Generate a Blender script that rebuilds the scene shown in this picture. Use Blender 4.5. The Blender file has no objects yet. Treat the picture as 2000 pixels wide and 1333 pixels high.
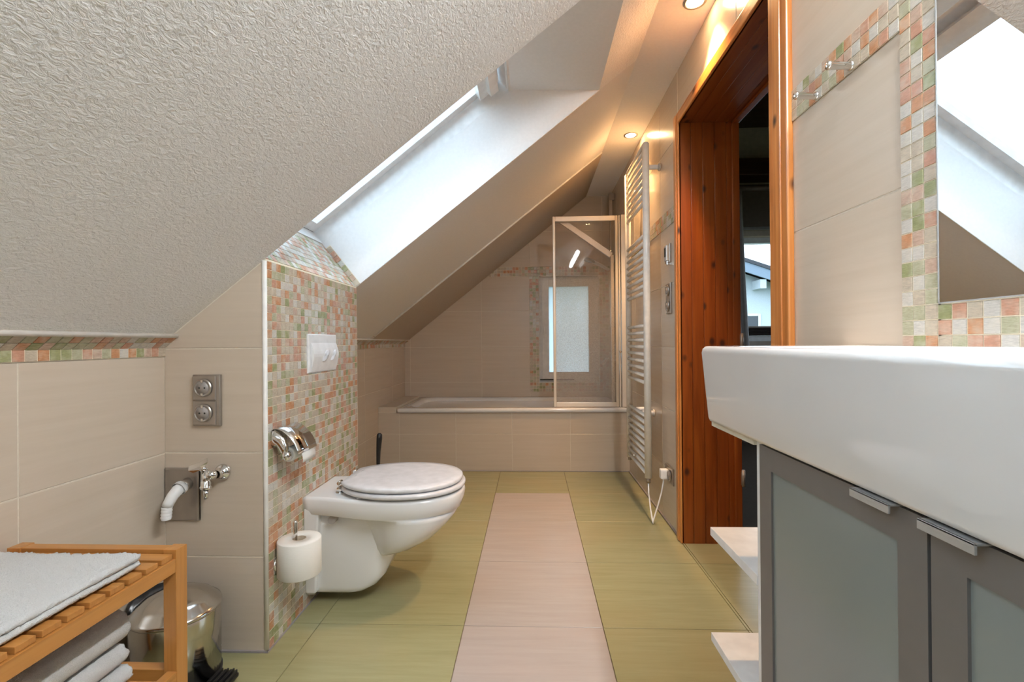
import bpy, bmesh, math, random
from mathutils import Vector, Matrix, noise
C = bpy.context
SC = C.scene
COL = SC.collection
R = random.Random(7)
# ------------------------------------------------------------------ camera, sky, exposure
F, YAW, PIT, ROL = 933.11, math.radians(2.30936), math.radians(.14562), math.radians(-.4628)
cam = bpy.data.cameras.new('camera'); cam.sensor_width = 36; cam.lens = F/2000*36; cam.clip_start = .02; cam.clip_end = 200
cam_o = bpy.data.objects.new('camera', cam); COL.objects.link(cam_o)
fw = Vector((-math.sin(YAW)*math.cos(PIT), math.cos(YAW)*math.cos(PIT), math.sin(PIT)))
rt = Vector((math.cos(YAW), math.sin(YAW), 0)); up = rt.cross(fw)
rt2 = math.cos(ROL)*rt + math.sin(ROL)*up; up2 = -math.sin(ROL)*rt + math.cos(ROL)*up
M = Matrix((rt2, up2, -fw)).transposed().to_4x4(); M.translation = Vector((0, 0, .87))
cam_o.matrix_world = M
SC.camera = cam_o
SC.view_settings.view_transform = 'Standard'; SC.view_settings.look = 'None'
SC.view_settings.gamma = 1; SC.view_settings.use_curve_mapping = False
SC.view_settings.exposure = 1.22
SC.cycles.use_denoising = True
SC.cycles.max_bounces = 12; SC.cycles.diffuse_bounces = 8; SC.cycles.glossy_bounces = 5
SC.cycles.transparent_max_bounces = 12; SC.cycles.transmission_bounces = 8
SC.cycles.sample_clamp_indirect = 6; SC.cycles.caustics_reflective = False; SC.cycles.caustics_refractive = False
SKY = 2.1
SPOT_W, SPOT_COL = 33.0, (1, .58, .26)
W = bpy.data.worlds.new('overcast_sky'); SC.world = W; W.use_nodes = True
wn, wl = W.node_tree.nodes, W.node_tree.links
bg = wn['Background']; bg.inputs['Strength'].default_value = SKY
tc = wn.new('ShaderNodeTexCoord'); nz = wn.new('ShaderNodeTexNoise'); nz.inputs['Scale'].default_value = 2.2; nz.inputs['Detail'].default_value = 4
wl.new(tc.outputs['Generated'], nz.inputs['Vector'])
cr = wn.new('ShaderNodeValToRGB'); wl.new(nz.outputs['Fac'], cr.inputs['Fac'])
cr.color_ramp.elements[0].position = .35; cr.color_ramp.elements[0].color = (.55, .76, 1, 1)
cr.color_ramp.elements[1].position = .7; cr.color_ramp.elements[1].color = (.78, .89, 1, 1)
wl.new(cr.outputs['Color'], bg.inputs['Color'])

def portal(name, loc, normal, updir, w, h):
    d = bpy.data.lights.new(name, 'AREA'); d.shape = 'RECTANGLE'; d.size = w; d.size_y = h; d.cycles.is_portal = True
    o = bpy.data.objects.new(name, d); COL.objects.link(o)
    z = -Vector(normal).normalized(); y = Vector(updir).normalized(); x = y.cross(z)
    m = Matrix((x, y, z)).transposed().to_4x4(); m.translation = Vector(loc); o.matrix_world = m
# slope: z = SA + SB*x
SA, SB = 1.7012, .7835
TH = math.atan(SB); SD = Vector((math.cos(TH), 0, math.sin(TH))); SO = Vector((-math.sin(TH), 0, math.cos(TH)))
def sl(x): return SA + SB*x
P1 = Vector((-.7535, 0, sl(-.7535)))
XL, XM, XR, YA, YB, YT, YK = -1.0472, -.7535, .6506, 1.3234, 2.03, 3.2162, 3.9126
XC, ZC = .4507, 2.0545
pc = P1 + SD*.52 + SO*.36
portal('skylight_portal', (pc.x, 1.677, pc.z), -SO, SD, .70, 1.05)
portal('added_skylight_portal', (pc.x, -.23, pc.z), -SO, SD, .90, 1.05)

# ------------------------------------------------------------------ materials
MATS = {}
class N:
    def __init__(s, name):
        s.m = bpy.data.materials.new(name); s.m.use_nodes = True; s.t = s.m.node_tree
        s.n = s.t.nodes; s.l = s.t.links; s.b = s.n['Principled BSDF']; MATS[name] = s.m
    def add(s, t, **k):
        x = s.n.new('ShaderNode'+t)
        for a, b in k.items(): setattr(x, a, b)
        return x
    def pos(s, scale, obj=False, rnd=False):
        mp = s.add('Mapping'); mp.inputs['Scale'].default_value = scale
        if obj: s.l.new(s.add('TexCoord').outputs['Object'], mp.inputs['Vector'])
        else: s.l.new(s.add('NewGeometry').outputs['Position'], mp.inputs['Vector'])
        if rnd:
            oi = s.add('ObjectInfo'); mu = s.add('Math', operation='MULTIPLY'); mu.inputs[1].default_value = 37
            s.l.new(oi.outputs['Random'], mu.inputs[0]); s.l.new(mu.outputs[0], mp.inputs['Location'])
        return mp.outputs['Vector']
    def noise(s, vec, scale=1, detail=3, rough=.5, dist=0):
        x = s.add('TexNoise'); x.inputs['Scale'].default_value = scale; x.inputs['Detail'].default_value = detail
        x.inputs['Roughness'].default_value = rough; x.inputs['Distortion'].default_value = dist
        s.l.new(vec, x.inputs['Vector']); return x.outputs['Fac']
    def ramp(s, fac, stops):
        x = s.add('ValToRGB'); e = x.color_ramp.elements
        while len(e) < len(stops): e.new(.5)
        for i, (p, c) in enumerate(stops): e[i].position = p; e[i].color = (*c, 1)
        s.l.new(fac, x.inputs['Fac']); return x.outputs['Color']
    def mix(s, a, b, fac, mode='MIX'):
        x = s.add('Mix', data_type='RGBA', blend_type=mode)
        for v, i in ((fac, 0), (a, 6), (b, 7)):
            if hasattr(v, 'is_output'): s.l.new(v, x.inputs[i])
            else: x.inputs[i].default_value = v if i == 0 else (*v, 1)
        return x.outputs[2]
    def bump(s, h, strength=.3, dist=.002):
        x = s.add('Bump'); x.inputs['Strength'].default_value = strength; x.inputs['Distance'].default_value = dist
        s.l.new(h, x.inputs['Height']); s.l.new(x.outputs['Normal'], s.b.inputs['Normal'])
    def set(s, col=None, rough=None, metal=None, coat=None, spec=None):
        if col is not None:
            if hasattr(col, 'is_output'): s.l.new(col, s.b.inputs['Base Color'])
            else: s.b.inputs['Base Color'].default_value = (*col, 1)
        if rough is not None: s.b.inputs['Roughness'].default_value = rough
        if metal is not None: s.b.inputs['Metallic'].default_value = metal
        if coat is not None: s.b.inputs['Coat Weight'].default_value = coat; s.b.inputs['Coat Roughness'].default_value = .05
        if spec is not None: s.b.inputs['Specular IOR Level'].default_value = spec
        return s.m
def plain(name, col, rough=.4, metal=0, coat=None, var=.06, scale=30):
    n = N(name); f = n.noise(n.pos((1, 1, 1)), scale, 2)
    a = tuple(c*(1-var) for c in col); b = tuple(min(1, c*(1+var)) for c in col)
    return n.set(n.ramp(f, [(.3, a), (.7, b)]), rough, metal, coat)

n = N('cream_wall_tile'); f = n.noise(n.pos((2.5, 2.5, 55), rnd=True), 1, 5, .6)
tile_c = n.ramp(f, [(.3, (.565, .475, .378)), (.7, (.605, .515, .418))])
n.set(tile_c, .22, coat=.0); n.bump(n.noise(n.pos((6, 6, 160)), 1, 3), .03, .001)
n = N('cream_grout'); n.set(n.ramp(n.noise(n.pos((1, 1, 1)), 120, 2), [(.3, (.64, .575, .475)), (.7, (.70, .635, .53))]), .8)
MOS = {'white': (.63, .59, .53), 'cream': (.55, .46, .35), 'pale_green': (.46, .44, .29), 'green': (.32, .33, .15), 'orange': (.56, .26, .12), 'salmon': (.56, .29, .19), 'pink': (.57, .40, .30)}
for k, c in MOS.items():
    c = tuple(x*.88 for x in c); n = N('mosaic_'+k); f = n.noise(n.pos((90, 90, 700), rnd=True), 1, 3, .7)
    g = n.noise(n.pos((40, 40, 40), rnd=True), 1, 2)
    a = n.ramp(f, [(.35, tuple(x*.82 for x in c)), (.65, tuple(min(1, x*1.12+.03) for x in c))])
    n.set(n.mix(a, (.66, .60, .48), n.ramp(g, [(.45, (0, 0, 0)), (.8, (.55, .55, .55))])), .2)
n = N('mosaic_grout'); n.set(n.ramp(n.noise(n.pos((1, 1, 1)), 200, 2), [(.3, (.74, .66, .50)), (.7, (.81, .73, .57))]), .8)
def floor_mat(name, a, b, c):
    n = N(name); f = n.noise(n.pos((3.2, 38, 1), rnd=True), 1, 6, .65, .4)
    g = n.noise(n.pos((2.2, 3.5, 1), rnd=True), 1, 3)
    col = n.mix(n.ramp(f, [(.3, a), (.7, b)]), c, n.ramp(g, [(.45, (0, 0, 0)), (.75, (.5, .5, .5))]))
    n.set(col, .24); n.bump(f, .05, .001)
floor_mat('green_floor_tile', (.28, .265, .135), (.345, .33, .18), (.36, .285, .14))
floor_mat('pink_floor_tile', (.38, .33, .30), (.43, .38, .35), (.45, .345, .295))
n = N('floor_grout'); n.set(n.ramp(n.noise(n.pos((1, 1, 1)), 150, 2), [(.3, (.16, .12, .08)), (.7, (.24, .19, .13))]), .85)
n = N('rough_white_plaster'); f = n.noise(n.pos((1.25, .7, 1.25)), 105, 4, .6, .8); n.set(n.ramp(f, [(.3, (.85, .845, .83)), (.7, (.88, .875, .865))]), .85); n.bump(f, .7, .009)
n = N('smooth_white_paint'); f = n.noise(n.pos((1, 1, 1)), 90, 2); n.set(n.ramp(f, [(.3, (.78, .77, .76)), (.7, (.81, .80, .79))]), .7); n.bump(f, .08, .001)
n = N('bath_slope_paint'); f = n.noise(n.pos((1, 1, 1)), 110, 3); n.set(n.ramp(f, [(.3, (.46, .38, .30)), (.7, (.50, .42, .33))]), .75); n.bump(f, .1, .001)
plain('white_bead', (.80, .78, .74), .45); plain('white_lacquer', (.82, .82, .81), .22); plain('white_plastic', (.80, .80, .80), .3)
plain('cream_board', (.74, .70, .58), .35); plain('grey_silicone', (.30, .27, .27), .5)
n = N('white_ceramic'); n.set(n.ramp(n.noise(n.pos((1, 1, 1)), 6, 2), [(.3, (.77, .765, .76)), (.7, (.80, .795, .79))]), .08, coat=.5)
plain('seat_plastic', (.66, .66, .68), .12); plain('radiator_enamel', (.80, .79, .76), .22)
plain('chrome', (.78, .77, .76), .06, 1, var=.02); plain('brushed_nickel', (.42, .38, .34), .33, .85, var=.05)
plain('bracket_metal', (.32, .26, .21), .4, .5)
plain('bin_steel', (.62, .60, .57), .14, 1, var=.03); plain('black_plastic', (.012, .012, .013), .3)
plain('dark_hole', (.02, .018, .016), .6); plain('socket_grey', (.33, .30, .28), .4)
plain('matt_aluminium', (.20, .188, .18), .42, .3, var=.02); plain('light_aluminium', (.52, .52, .51), .35, .5, var=.02)
plain('screen_profile', (.78, .72, .64), .3, .15, var=.02)
n = N('paper'); f = n.noise(n.pos((90, 90, 400)), 1, 3); n.set((.80, .78, .73), .9); n.bump(f, .3, .001)
n = N('cardboard'); n.set(n.ramp(n.noise(n.pos((1, 1, 1)), 80, 2), [(.3, (.35, .28, .2)), (.7, (.42, .34, .25))]), .9)
n = N('terry_towel'); f = n.noise(n.pos((1, 1, 1)), 420, 3, .7); n.set(n.ramp(f, [(.25, (.68, .68, .67)), (.7, (.76, .76, .75))]), .95); n.bump(f, .9, .004)
def wood(name, axis, dark, mid, light, knots=True, sc=1.0):
    n = N(name); s = [34*sc]*3; s[axis] = 1.6*sc
    v = n.pos(tuple(s), rnd=True); f = n.noise(v, 1, 6, .6, .9)
    s2 = [110*sc]*3; s2[axis] = 3*sc
    f2 = n.noise(n.pos(tuple(s2), rnd=True), 1, 3, .6, .2)
    col = n.ramp(f, [(.28, dark), (.5, mid), (.74, light)])
    col = n.mix(col, tuple(x*.62 for x in dark), n.ramp(f2, [(.52, (0, 0, 0)), (.8, (.45, .45, .45))]))
    if knots:
        s3 = [13*sc]*3; s3[axis] = 8.5*sc
        vo = n.add('TexVoronoi'); vo.inputs['Scale'].default_value = 1; n.l.new(n.pos(tuple(s3), rnd=True), vo.inputs['Vector'])
        k = n.ramp(vo.outputs['Distance'], [(.08, (1, 1, 1)), (.19, (0, 0, 0))])
        col = n.mix(col, (.045, .012, .006), k)
    n.set(col, .28); n.bump(f2, .08, .001)
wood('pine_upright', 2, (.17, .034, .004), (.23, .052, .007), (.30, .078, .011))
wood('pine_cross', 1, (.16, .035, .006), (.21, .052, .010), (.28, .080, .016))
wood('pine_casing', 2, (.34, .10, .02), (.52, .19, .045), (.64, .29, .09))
wood('pine_casing_cross', 1, (.34, .10, .02), (.52, .19, .045), (.64, .29, .09))
wood('beech_x', 0, (.40, .165, .038), (.47, .21, .055), (.53, .25, .075), False)
wood('beech_y', 1, (.40, .165, .038), (.47, .21, .055), (.53, .25, .075), False)
wood('beech_z', 2, (.40, .165, .038), (.47, .21, .055), (.53, .25, .075), False)
wood('dark_beam', 0, (.035, .014, .007), (.06, .024, .012), (.09, .04, .02), False)
plain('dark_house_render', (.66, .56, .46), .9); plain('blind_fabric', (.20, .15, .12), .9); plain('brown_blind', (.07, .052, .045), .9)
plain('curtain_cloth', (.50, .46, .44), .9); plain('room_carpet', (.10, .07, .05), .95)
plain('house_wall', (.50, .54, .58), .9); plain('fascia_board', (.20, .25, .32), .7); plain('roof_tile', (.05, .05, .06), .8); plain('house_glass', (.03, .035, .04), .15)
n = N('outdoor_grass'); n.set(n.ramp(n.noise(n.pos((1, 1, 1)), 3, 4), [(.3, (.06, .09, .03)), (.7, (.11, .14, .05))]), .95)
plain('outer_roof', (.10, .07, .06), .8)
def glassy(name, tint, gloss, diff, dcol, rough=.02):
    n = N(name); n.n.remove(n.b); out = n.n['Material Output']
    t = n.add('BsdfTransparent'); t.inputs['Color'].default_value = (*tint, 1)
    g = n.add('BsdfGlossy'); g.inputs['Roughness'].default_value = rough; g.inputs['Color'].default_value = (.9, .9, .9, 1)
    d = n.add('BsdfTranslucent'); d.inputs['Color'].default_value = (*dcol, 1)
    d2 = n.add('BsdfDiffuse'); d2.inputs['Color'].default_value = (*dcol, 1)
    a = n.add('AddShader'); m0 = n.add('MixShader'); m0.inputs[0].default_value = .12 if name == 'frosted_glass' else .4
    n.l.new(d.outputs[0], m0.inputs[1]); n.l.new(d2.outputs[0], m0.inputs[2])
    m1 = n.add('MixShader'); n.l.new(t.outputs[0], m1.inputs[1]); n.l.new(m0.outputs[0], m1.inputs[2])
    if isinstance(diff, tuple):
        sp = n.noise(n.pos((1, 1, 1)), 160, 2, .6); zz = n.add('SeparateXYZ'); n.l.new(n.add('NewGeometry').outputs['Position'], zz.inputs[0])
        r = n.ramp(sp, [(.45, (diff[0],)*3), (.62, (diff[1],)*3)])
        mr = n.add('MapRange'); mr.inputs[1].default_value = 1.45; mr.inputs[2].default_value = .95; mr.inputs[3].default_value = .35; mr.inputs[4].default_value = 1
        n.l.new(zz.outputs[2], mr.inputs[0]); mm = n.add('Math', operation='MULTIPLY'); n.l.new(r, mm.inputs[0]); n.l.new(mr.outputs[0], mm.inputs[1]); n.l.new(mm.outputs[0], m1.inputs[0])
    else: m1.inputs[0].default_value = diff
    m2 = n.add('MixShader'); ge = n.add('NewGeometry'); dt = n.add('VectorMath', operation='DOT_PRODUCT')
    n.l.new(ge.outputs['Normal'], dt.inputs[0]); n.l.new(ge.outputs['Incoming'], dt.inputs[1]); last = dt.outputs['Value']
    for op, val in (('ABSOLUTE', 0), ('SUBTRACT', 1), ('POWER', 5), ('MULTIPLY_ADD', .5)):
        q = n.add('Math', operation=op); q.use_clamp = True
        if op == 'SUBTRACT': q.inputs[0].default_value = 1; n.l.new(last, q.inputs[1])
        else: n.l.new(last, q.inputs[0]); q.inputs[1].default_value = val
        if op == 'MULTIPLY_ADD': q.inputs[1].default_value = .9*gloss; q.inputs[2].default_value = .03*gloss
        last = q.outputs[0]
    n.l.new(last, m2.inputs[0])
    n.l.new(m1.outputs[0], m2.inputs[1]); n.l.new(g.outputs[0], m2.inputs[2]); n.l.new(m2.outputs[0], out.inputs['Surface'])
glassy('clear_glass', (.97, .985, .98), 1, 0, (.8, .8, .8))
glassy('shower_glass', (.93, .91, .89), .2, (.14, .26), (.82, .80, .78))
glassy('frosted_glass', (.9, .95, .97), 1, .97, (.86, .93, .96), .3)
glassy('mirror_edge', (.5, .6, .58), 1, .5, (.5, .55, .5))
n = N('frosted_pane'); n.set(n.ramp(n.noise(n.pos((1, 1, 1)), 3, 2), [(.3, (.24, .265, .255)), (.7, (.265, .29, .28))]), .16)
n = N('mirror_silver'); n.set((.93, .94, .935), 0.0, 1)
def emit(name, col, st):
    n = N(name); n.n.remove(n.b); e = n.add('Emission'); e.inputs['Color'].default_value = (*col, 1); e.inputs['Strength'].default_value = st
    n.l.new(e.outputs[0], n.n['Material Output'].inputs['Surface'])
emit('lamp_glow', (1, .66, .34), 60)
emit('fill_tube_glow', (.91, .96, 1), 75)
M_ = MATS

# ------------------------------------------------------------------ mesh helpers
class MB:
    def __init__(s): s.v = []; s.f = []; s.mi = []; s.sm = []
    def add(s, v, f, mi=0, smooth=False):
        o = len(s.v); s.v += [tuple(x) for x in v]
        for q in f: s.f.append(tuple(i+o for i in q)); s.mi.append(mi); s.sm.append(smooth)
        return s
    def box(s, a, b, mi=0, bev=0.0):
        x0, y0, z0 = (min(a[i], b[i]) for i in range(3)); x1, y1, z1 = (max(a[i], b[i]) for i in range(3))
        if bev <= 0:
            return s.add([(x0,y0,z0),(x1,y0,z0),(x1,y1,z0),(x0,y1,z0),(x0,y0,z1),(x1,y0,z1),(x1,y1,z1),(x0,y1,z1)],
                         [(0,3,2,1),(4,5,6,7),(0,1,5,4),(1,2,6,5),(2,3,7,6),(3,0,4,7)], mi)
        bm = bmesh.new(); bmesh.ops.create_cube(bm, size=1)
        for v in bm.verts: v.co = Vector((x0+(v.co.x+.5)*(x1-x0), y0+(v.co.y+.5)*(y1-y0), z0+(v.co.z+.5)*(z1-z0)))
        bmesh.ops.bevel(bm, geom=list(bm.edges), offset=min(bev, .45*min(x1-x0, y1-y0, z1-z0)), segments=2, affect='EDGES', profile=.6)
        bm.verts.index_update(); s.add([v.co[:] for v in bm.verts], [[v.index for v in f.verts] for f in bm.faces], mi); bm.free(); return s
    def prism(s, poly, axis, a, b, mi=0):
        """poly: 2D points in the two remaining axes (order x,y,z without axis)"""
        def mk(p, t):
            l = list(p); l.insert(axis, t); return l
        k = len(poly); v = [mk(p, a) for p in poly] + [mk(p, b) for p in poly]
        f = [tuple(range(k))[::-1], tuple(range(k, 2*k))] + [(i, (i+1) % k, k+(i+1) % k, k+i) for i in range(k)]
        return s.add(v, f, mi)
    def tube(s, pts, r, seg=12, mi=0, cap=True, closed=False):
        pts = [Vector(p) for p in pts]; rs = r if isinstance(r, (list, tuple)) else [r]*len(pts)
        v = []; f = []; ref = None; k = len(pts)
        for i, p in enumerate(pts):
            t = (pts[min(i+1, k-1)]-pts[max(i-1, 0)]).normalized()
            if ref is None: ref = Vector((0, 0, 1)) if abs(t.z) < .9 else Vector((1, 0, 0))
            u = (ref - t*ref.dot(t)).normalized(); ref = u; w = t.cross(u)
            for j in range(seg):
                an = 2*math.pi*j/seg; v.append(p + (u*math.cos(an)+w*math.sin(an))*rs[i])
        for i in range(k-1):
            for j in range(seg): f.append((i*seg+j, i*seg+(j+1) % seg, (i+1)*seg+(j+1) % seg, (i+1)*seg+j))
        s.add(v, f, mi, True)
        if cap: s.add(v[:seg], [tuple(range(seg))[::-1]], mi); s.add(v[-seg:], [tuple(range(seg))], mi)
        return s
    def lathe(s, prof, c, ax=(0, 0, 1), seg=32, mi=0, sx=1.0):
        """prof: (radius, height) pairs along ax from c"""
        ax = Vector(ax).normalized(); c = Vector(c); u = Vector((0, 0, 1)) if abs(ax.z) < .9 else Vector((1, 0, 0))
        u = (u-ax*u.dot(ax)).normalized(); w = ax.cross(u); v = []; f = []
        for r, h in prof:
            for j in range(seg):
                an = 2*math.pi*j/seg; v.append(c+ax*h+(u*math.cos(an)*sx+w*math.sin(an))*max(r, 1e-5))
        for i in range(len(prof)-1):
            for j in range(seg): f.append((i*seg+j, i*seg+(j+1) % seg, (i+1)*seg+(j+1) % seg, (i+1)*seg+j))
        return s.add(v, f, mi, True)
    def loft(s, rings, mi=0, cap=True, smooth=True):
        k = len(rings[0]); v = [p for r in rings for p in r]; f = []
        for i in range(len(rings)-1):
            for j in range(k): f.append((i*k+j, i*k+(j+1) % k, (i+1)*k+(j+1) % k, (i+1)*k+j))
        s.add(v, f, mi, smooth)
        if cap: s.add(rings[0], [tuple(range(k))[::-1]], mi); s.add(rings[-1], [tuple(range(k))], mi)
        return s
    def mesh(s, name, mats):
        me = bpy.data.meshes.new(name); me.from_pydata(s.v, [], s.f)
        for m in (mats if isinstance(mats, (list, tuple)) else [mats]): me.materials.append(M_[m])
        me.polygons.foreach_set('material_index', s.mi); me.polygons.foreach_set('use_smooth', s.sm)
        bm = bmesh.new(); bm.from_mesh(me); bmesh.ops.remove_doubles(bm, verts=bm.verts, dist=1e-6); bmesh.ops.recalc_face_normals(bm, faces=bm.faces)
        bm.to_mesh(me); bm.free(); me.update(); return me
def link(name, me, parent=None, **props):
    o = bpy.data.objects.new(name, me); COL.objects.link(o)
    if parent: o.parent = parent; o.matrix_parent_inverse = parent.matrix_world.inverted() if False else Matrix.Identity(4)
    for k, v in props.items(): o[k] = v
    return o
def obj(name, mb, mats, parent=None, **props):
    if isinstance(mb, list): mb = mb[0]
    return link(name, mb.mesh(name, mats), parent, **props)
def empty(name, **props): return link(name, None, None, **props)
def thing(name, label, cat, group=None):
    o = empty(name, label=label, category=cat)
    if group: o['group'] = group
    return o
def center_things():
    """move each Empty root to the base of what it carries, keeping the parts where they are"""
    for o in list(COL.objects):
        if o.type == 'EMPTY' and o.parent is None and o.children:
            pts = []
            for c in o.children_recursive:
                if c.type == 'MESH':
                    mw = c.matrix_basis
                    pts += [mw @ Vector(b) for b in c.bound_box]
            lo = Vector((min(p[i] for p in pts) for i in range(3))); hi = Vector((max(p[i] for p in pts) for i in range(3)))
            d = Vector(((lo.x+hi.x)/2, (lo.y+hi.y)/2, lo.z)); o.location = d
            for c in o.children: c.location = c.location - d

# ---- polygon tools for laid tiles
def clip(poly, a, b, c):
    """keep a*x+b*y <= c"""
    out = []; k = len(poly)
    for i in range(k):
        p, q = poly[i], poly[(i+1) % k]; dp = a*p[0]+b*p[1]-c; dq = a*q[0]+b*q[1]-c
        if dp <= 0: out.append(p)
        if (dp < 0 < dq) or (dq < 0 < dp):
            t = dp/(dp-dq); out.append((p[0]+t*(q[0]-p[0]), p[1]+t*(q[1]-p[1])))
    return out
def area(p): return .5*sum(p[i][0]*p[(i+1) % len(p)][1]-p[(i+1) % len(p)][0]*p[i][1] for i in range(len(p)))
def inset(poly, d):
    if area(poly) < 0: poly = poly[::-1]
    q = [(-1e3, -1e3), (1e3, -1e3), (1e3, 1e3), (-1e3, 1e3)]; k = len(poly)
    for i in range(k):
        x0, y0 = poly[i]; x1, y1 = poly[(i+1) % k]; L = math.hypot(x1-x0, y1-y0)
        if L < 1e-7: continue
        nx, ny = (y1-y0)/L, -(x1-x0)/L
        q = clip(q, nx, ny, nx*x0+ny*y0-d)
        if len(q) < 3: return []
    return q
class Surf:
    """a flat surface: origin, axes u v, normal n towards the room"""
    def __init__(s, o, u, v, n): s.o, s.u, s.v, s.n = map(Vector, (o, u, v, n)); s.cache = {}
    def at(s, a, b, h=0): return s.o+s.u*a+s.v*b+s.n*h
    def geo(s, mb, poly, t, bev, mi=0, c=(0, 0), world=True):
        top = inset(poly, bev)
        if area(poly) < 0: poly = poly[::-1]
        if len(top) != len(poly):
            top = None
        k = len(poly); f3 = (lambda p, h: s.at(p[0], p[1], h)) if world else (lambda p, h: Vector((p[0]-c[0], p[1]-c[1], h)))
        if top is None:
            v = [f3(p, 0) for p in poly]+[f3(p, t) for p in poly]
            f = [tuple(range(k, 2*k))]+[(i, (i+1) % k, k+(i+1) % k, k+i) for i in range(k)]
        else:
            # match the order of the inset ring to the outer ring
            st = min(range(k), key=lambda j: (top[j][0]-poly[0][0])**2+(top[j][1]-poly[0][1])**2); top = top[st:]+top[:st]
            v = [f3(p, 0) for p in poly]+[f3(p, t-bev) for p in poly]+[f3(p, t) for p in top]
            f = [tuple(range(2*k, 3*k))]+[(i, (i+1) % k, k+(i+1) % k, k+i) for i in range(k)]+[(k+i, k+(i+1) % k, 2*k+(i+1) % k, 2*k+i) for i in range(k)]
        mb.add(v, f, mi)
    def tile(s, name, poly, mat, parent, t=.0013, gap=.0018, bev=.0007, **props):
        p = inset(poly, gap)
        if len(p) < 3 or abs(area(p)) < 1e-5: return None
        xs = [q[0] for q in p]; ys = [q[1] for q in p]; c = ((min(xs)+max(xs))/2, (min(ys)+max(ys))/2)
        key = (mat, t) + tuple(sorted((round(q[0]-c[0], 4), round(q[1]-c[1], 4)) for q in p))
        me = TILECACHE.get(key)
        if me is None:
            mb = MB(); s.geo(mb, p, t, bev, 0, c, False)
            me = bpy.data.meshes.new(name); me.from_pydata(mb.v, [], mb.f); me.materials.append(M_[mat]); TILECACHE[key] = me
        o = link(name, me, parent, **props)
        m = Matrix((s.u, s.v, s.n)).transposed().to_4x4(); m.translation = s.at(*c); o.matrix_basis = m
        return o
TILECACHE = {}
def rect(a0, b0, a1, b1): return [(a0, b0), (a1, b0), (a1, b1), (a0, b1)]
MOSW = [('white', .20), ('cream', .24), ('pale_green', .12), ('green', .10), ('orange', .12), ('salmon', .13), ('pink', .09)]
def mos(): return R.choices([m for m, _ in MOSW], [w for _, w in MOSW])[0]
def clips(poly, cl):
    for c in cl:
        poly = clip(poly, *c)
        if len(poly) < 3: return []
    return poly
def lay(surf, parent, a_lines, b_lines, cl=(), skip=None, mat='cream_wall_tile'):
    for i in range(len(a_lines)-1):
        for j in range(len(b_lines)-1):
            p = clips(rect(a_lines[i], b_lines[j], a_lines[i+1], b_lines[j+1]), cl)
            if len(p) >= 3 and not (skip and skip(sum(q[0] for q in p)/len(p), sum(q[1] for q in p)/len(p))): surf.tile('wall_tile', p, mat, parent)
def mosaic(surf, parent, a0, a1, na, b0, b1, nb, single=lambda a, b: True, cl=(), hole=None, t=.0045):
    """a mosaic field: cells for which single() holds are objects, the rest one joined part"""
    mb = MB(); names = ['mosaic_'+k for k in MOS]; keys = list(MOS); got = 0
    for i in range(na):
        for j in range(nb):
            p = clips(rect(a0+(a1-a0)*i/na, b0+(b1-b0)*j/nb, a0+(a1-a0)*(i+1)/na, b0+(b1-b0)*(j+1)/nb), cl)
            if len(p) < 3: continue
            ca, cb = a0+(a1-a0)*(i+.5)/na, b0+(b1-b0)*(j+.5)/nb
            if hole and hole(ca, cb): continue
            k = mos()
            if single(ca, cb): surf.tile('mosaic_tile', p, 'mosaic_'+k, parent, t, .0009, .0007)
            else:
                q = inset(p, .0009)
                if len(q) >= 3: surf.geo(mb, q, t, .0007, keys.index(k)); got += 1
    if got:
        o = obj('mosaic_tiles', mb, names, parent, kind='stuff')
def ribbon(surf, mb, poly, h=.0032, mi=0):
    mb.add([surf.at(p[0], p[1], h) for p in poly], [tuple(range(len(poly)))], mi)
# ------------------------------------------------------------------ the room shell
DY0_, DY1_ = 1.27, 2.10
floor = obj('floor', MB().box((-1.3, -1.5, -.12), (.885, 4.2, -.004)), 'floor_grout', kind='structure')
FS = Surf((0, 0, -.004), (1, 0, 0), (0, 1, 0), (0, 0, 1))
ax = [-1.10, -.6637, -.2138, .2114, .6413, .70]; T = .4312; ay = [1.4625+T*k for k in range(-6, 6)]
for i in range(len(ax)-1):
    for j in range(len(ay)-1):
        y0, y1 = ay[j], min(ay[j+1], YT)
        if y1-y0 < .02: continue
        x0, x1 = max(ax[i], XL), min(ax[i+1], XR)
        if x1 <= x0: continue
        pink = (i == 2 and y1 < 2.9)
        FS.tile('floor_tile', rect(x0, y0, x1, y1), 'pink_floor_tile' if pink else 'green_floor_tile', floor, .004, .0011, .0006)
FS.tile('floor_tile', rect(XR, DY0_, .885, 1.4625+T), 'green_floor_tile', floor, .004, .0011, .0006)
FS.tile('floor_tile', rect(XR, 1.4625+T, .885, DY1_), 'green_floor_tile', floor, .004, .0011, .0006)
# left (knee) wall
WL = Surf((XL, 0, 0), (0, 1, 0), (0, 0, 1), (1, 0, 0))
wall_left = obj('wall_left', MB().box((XL-.12, -1.5, 0), (XL, YK+.12, .90)), 'cream_grout', kind='structure')
lay(WL, wall_left, [-1.47, -.858, -.258, .3425, .9325, YA], [0, .268, .561, .8371], mat='cream_wall_tile')
lay(WL, wall_left, [YB, 2.36, 2.96, 3.56, YK], [0, .253, .545, .838])
DY = .0245
nb_ = int((YA-(-.6))/.026)
mosaic(WL, wall_left, -.60, YA, 76, .8371, .8619, 1, lambda a, b: a > .85)
mosaic(WL, wall_left, YB, YK, 74, .8371, .8619, 1, lambda a, b: False)
lb = Vector((.0362, 0, .0316)).normalized()
WB = Surf((XL, 0, .8619), (0, 1, 0), lb, (lb.z, 0, -lb.x))
lw = .0480
bed = MB().prism([(XL, .8619), (XL+lb.x*lw, .8619+lb.z*lw), (XL-.02, .8619+lb.z*lw+.03), (XL-.03, .8619)], 1, -1.5, YA)
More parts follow.
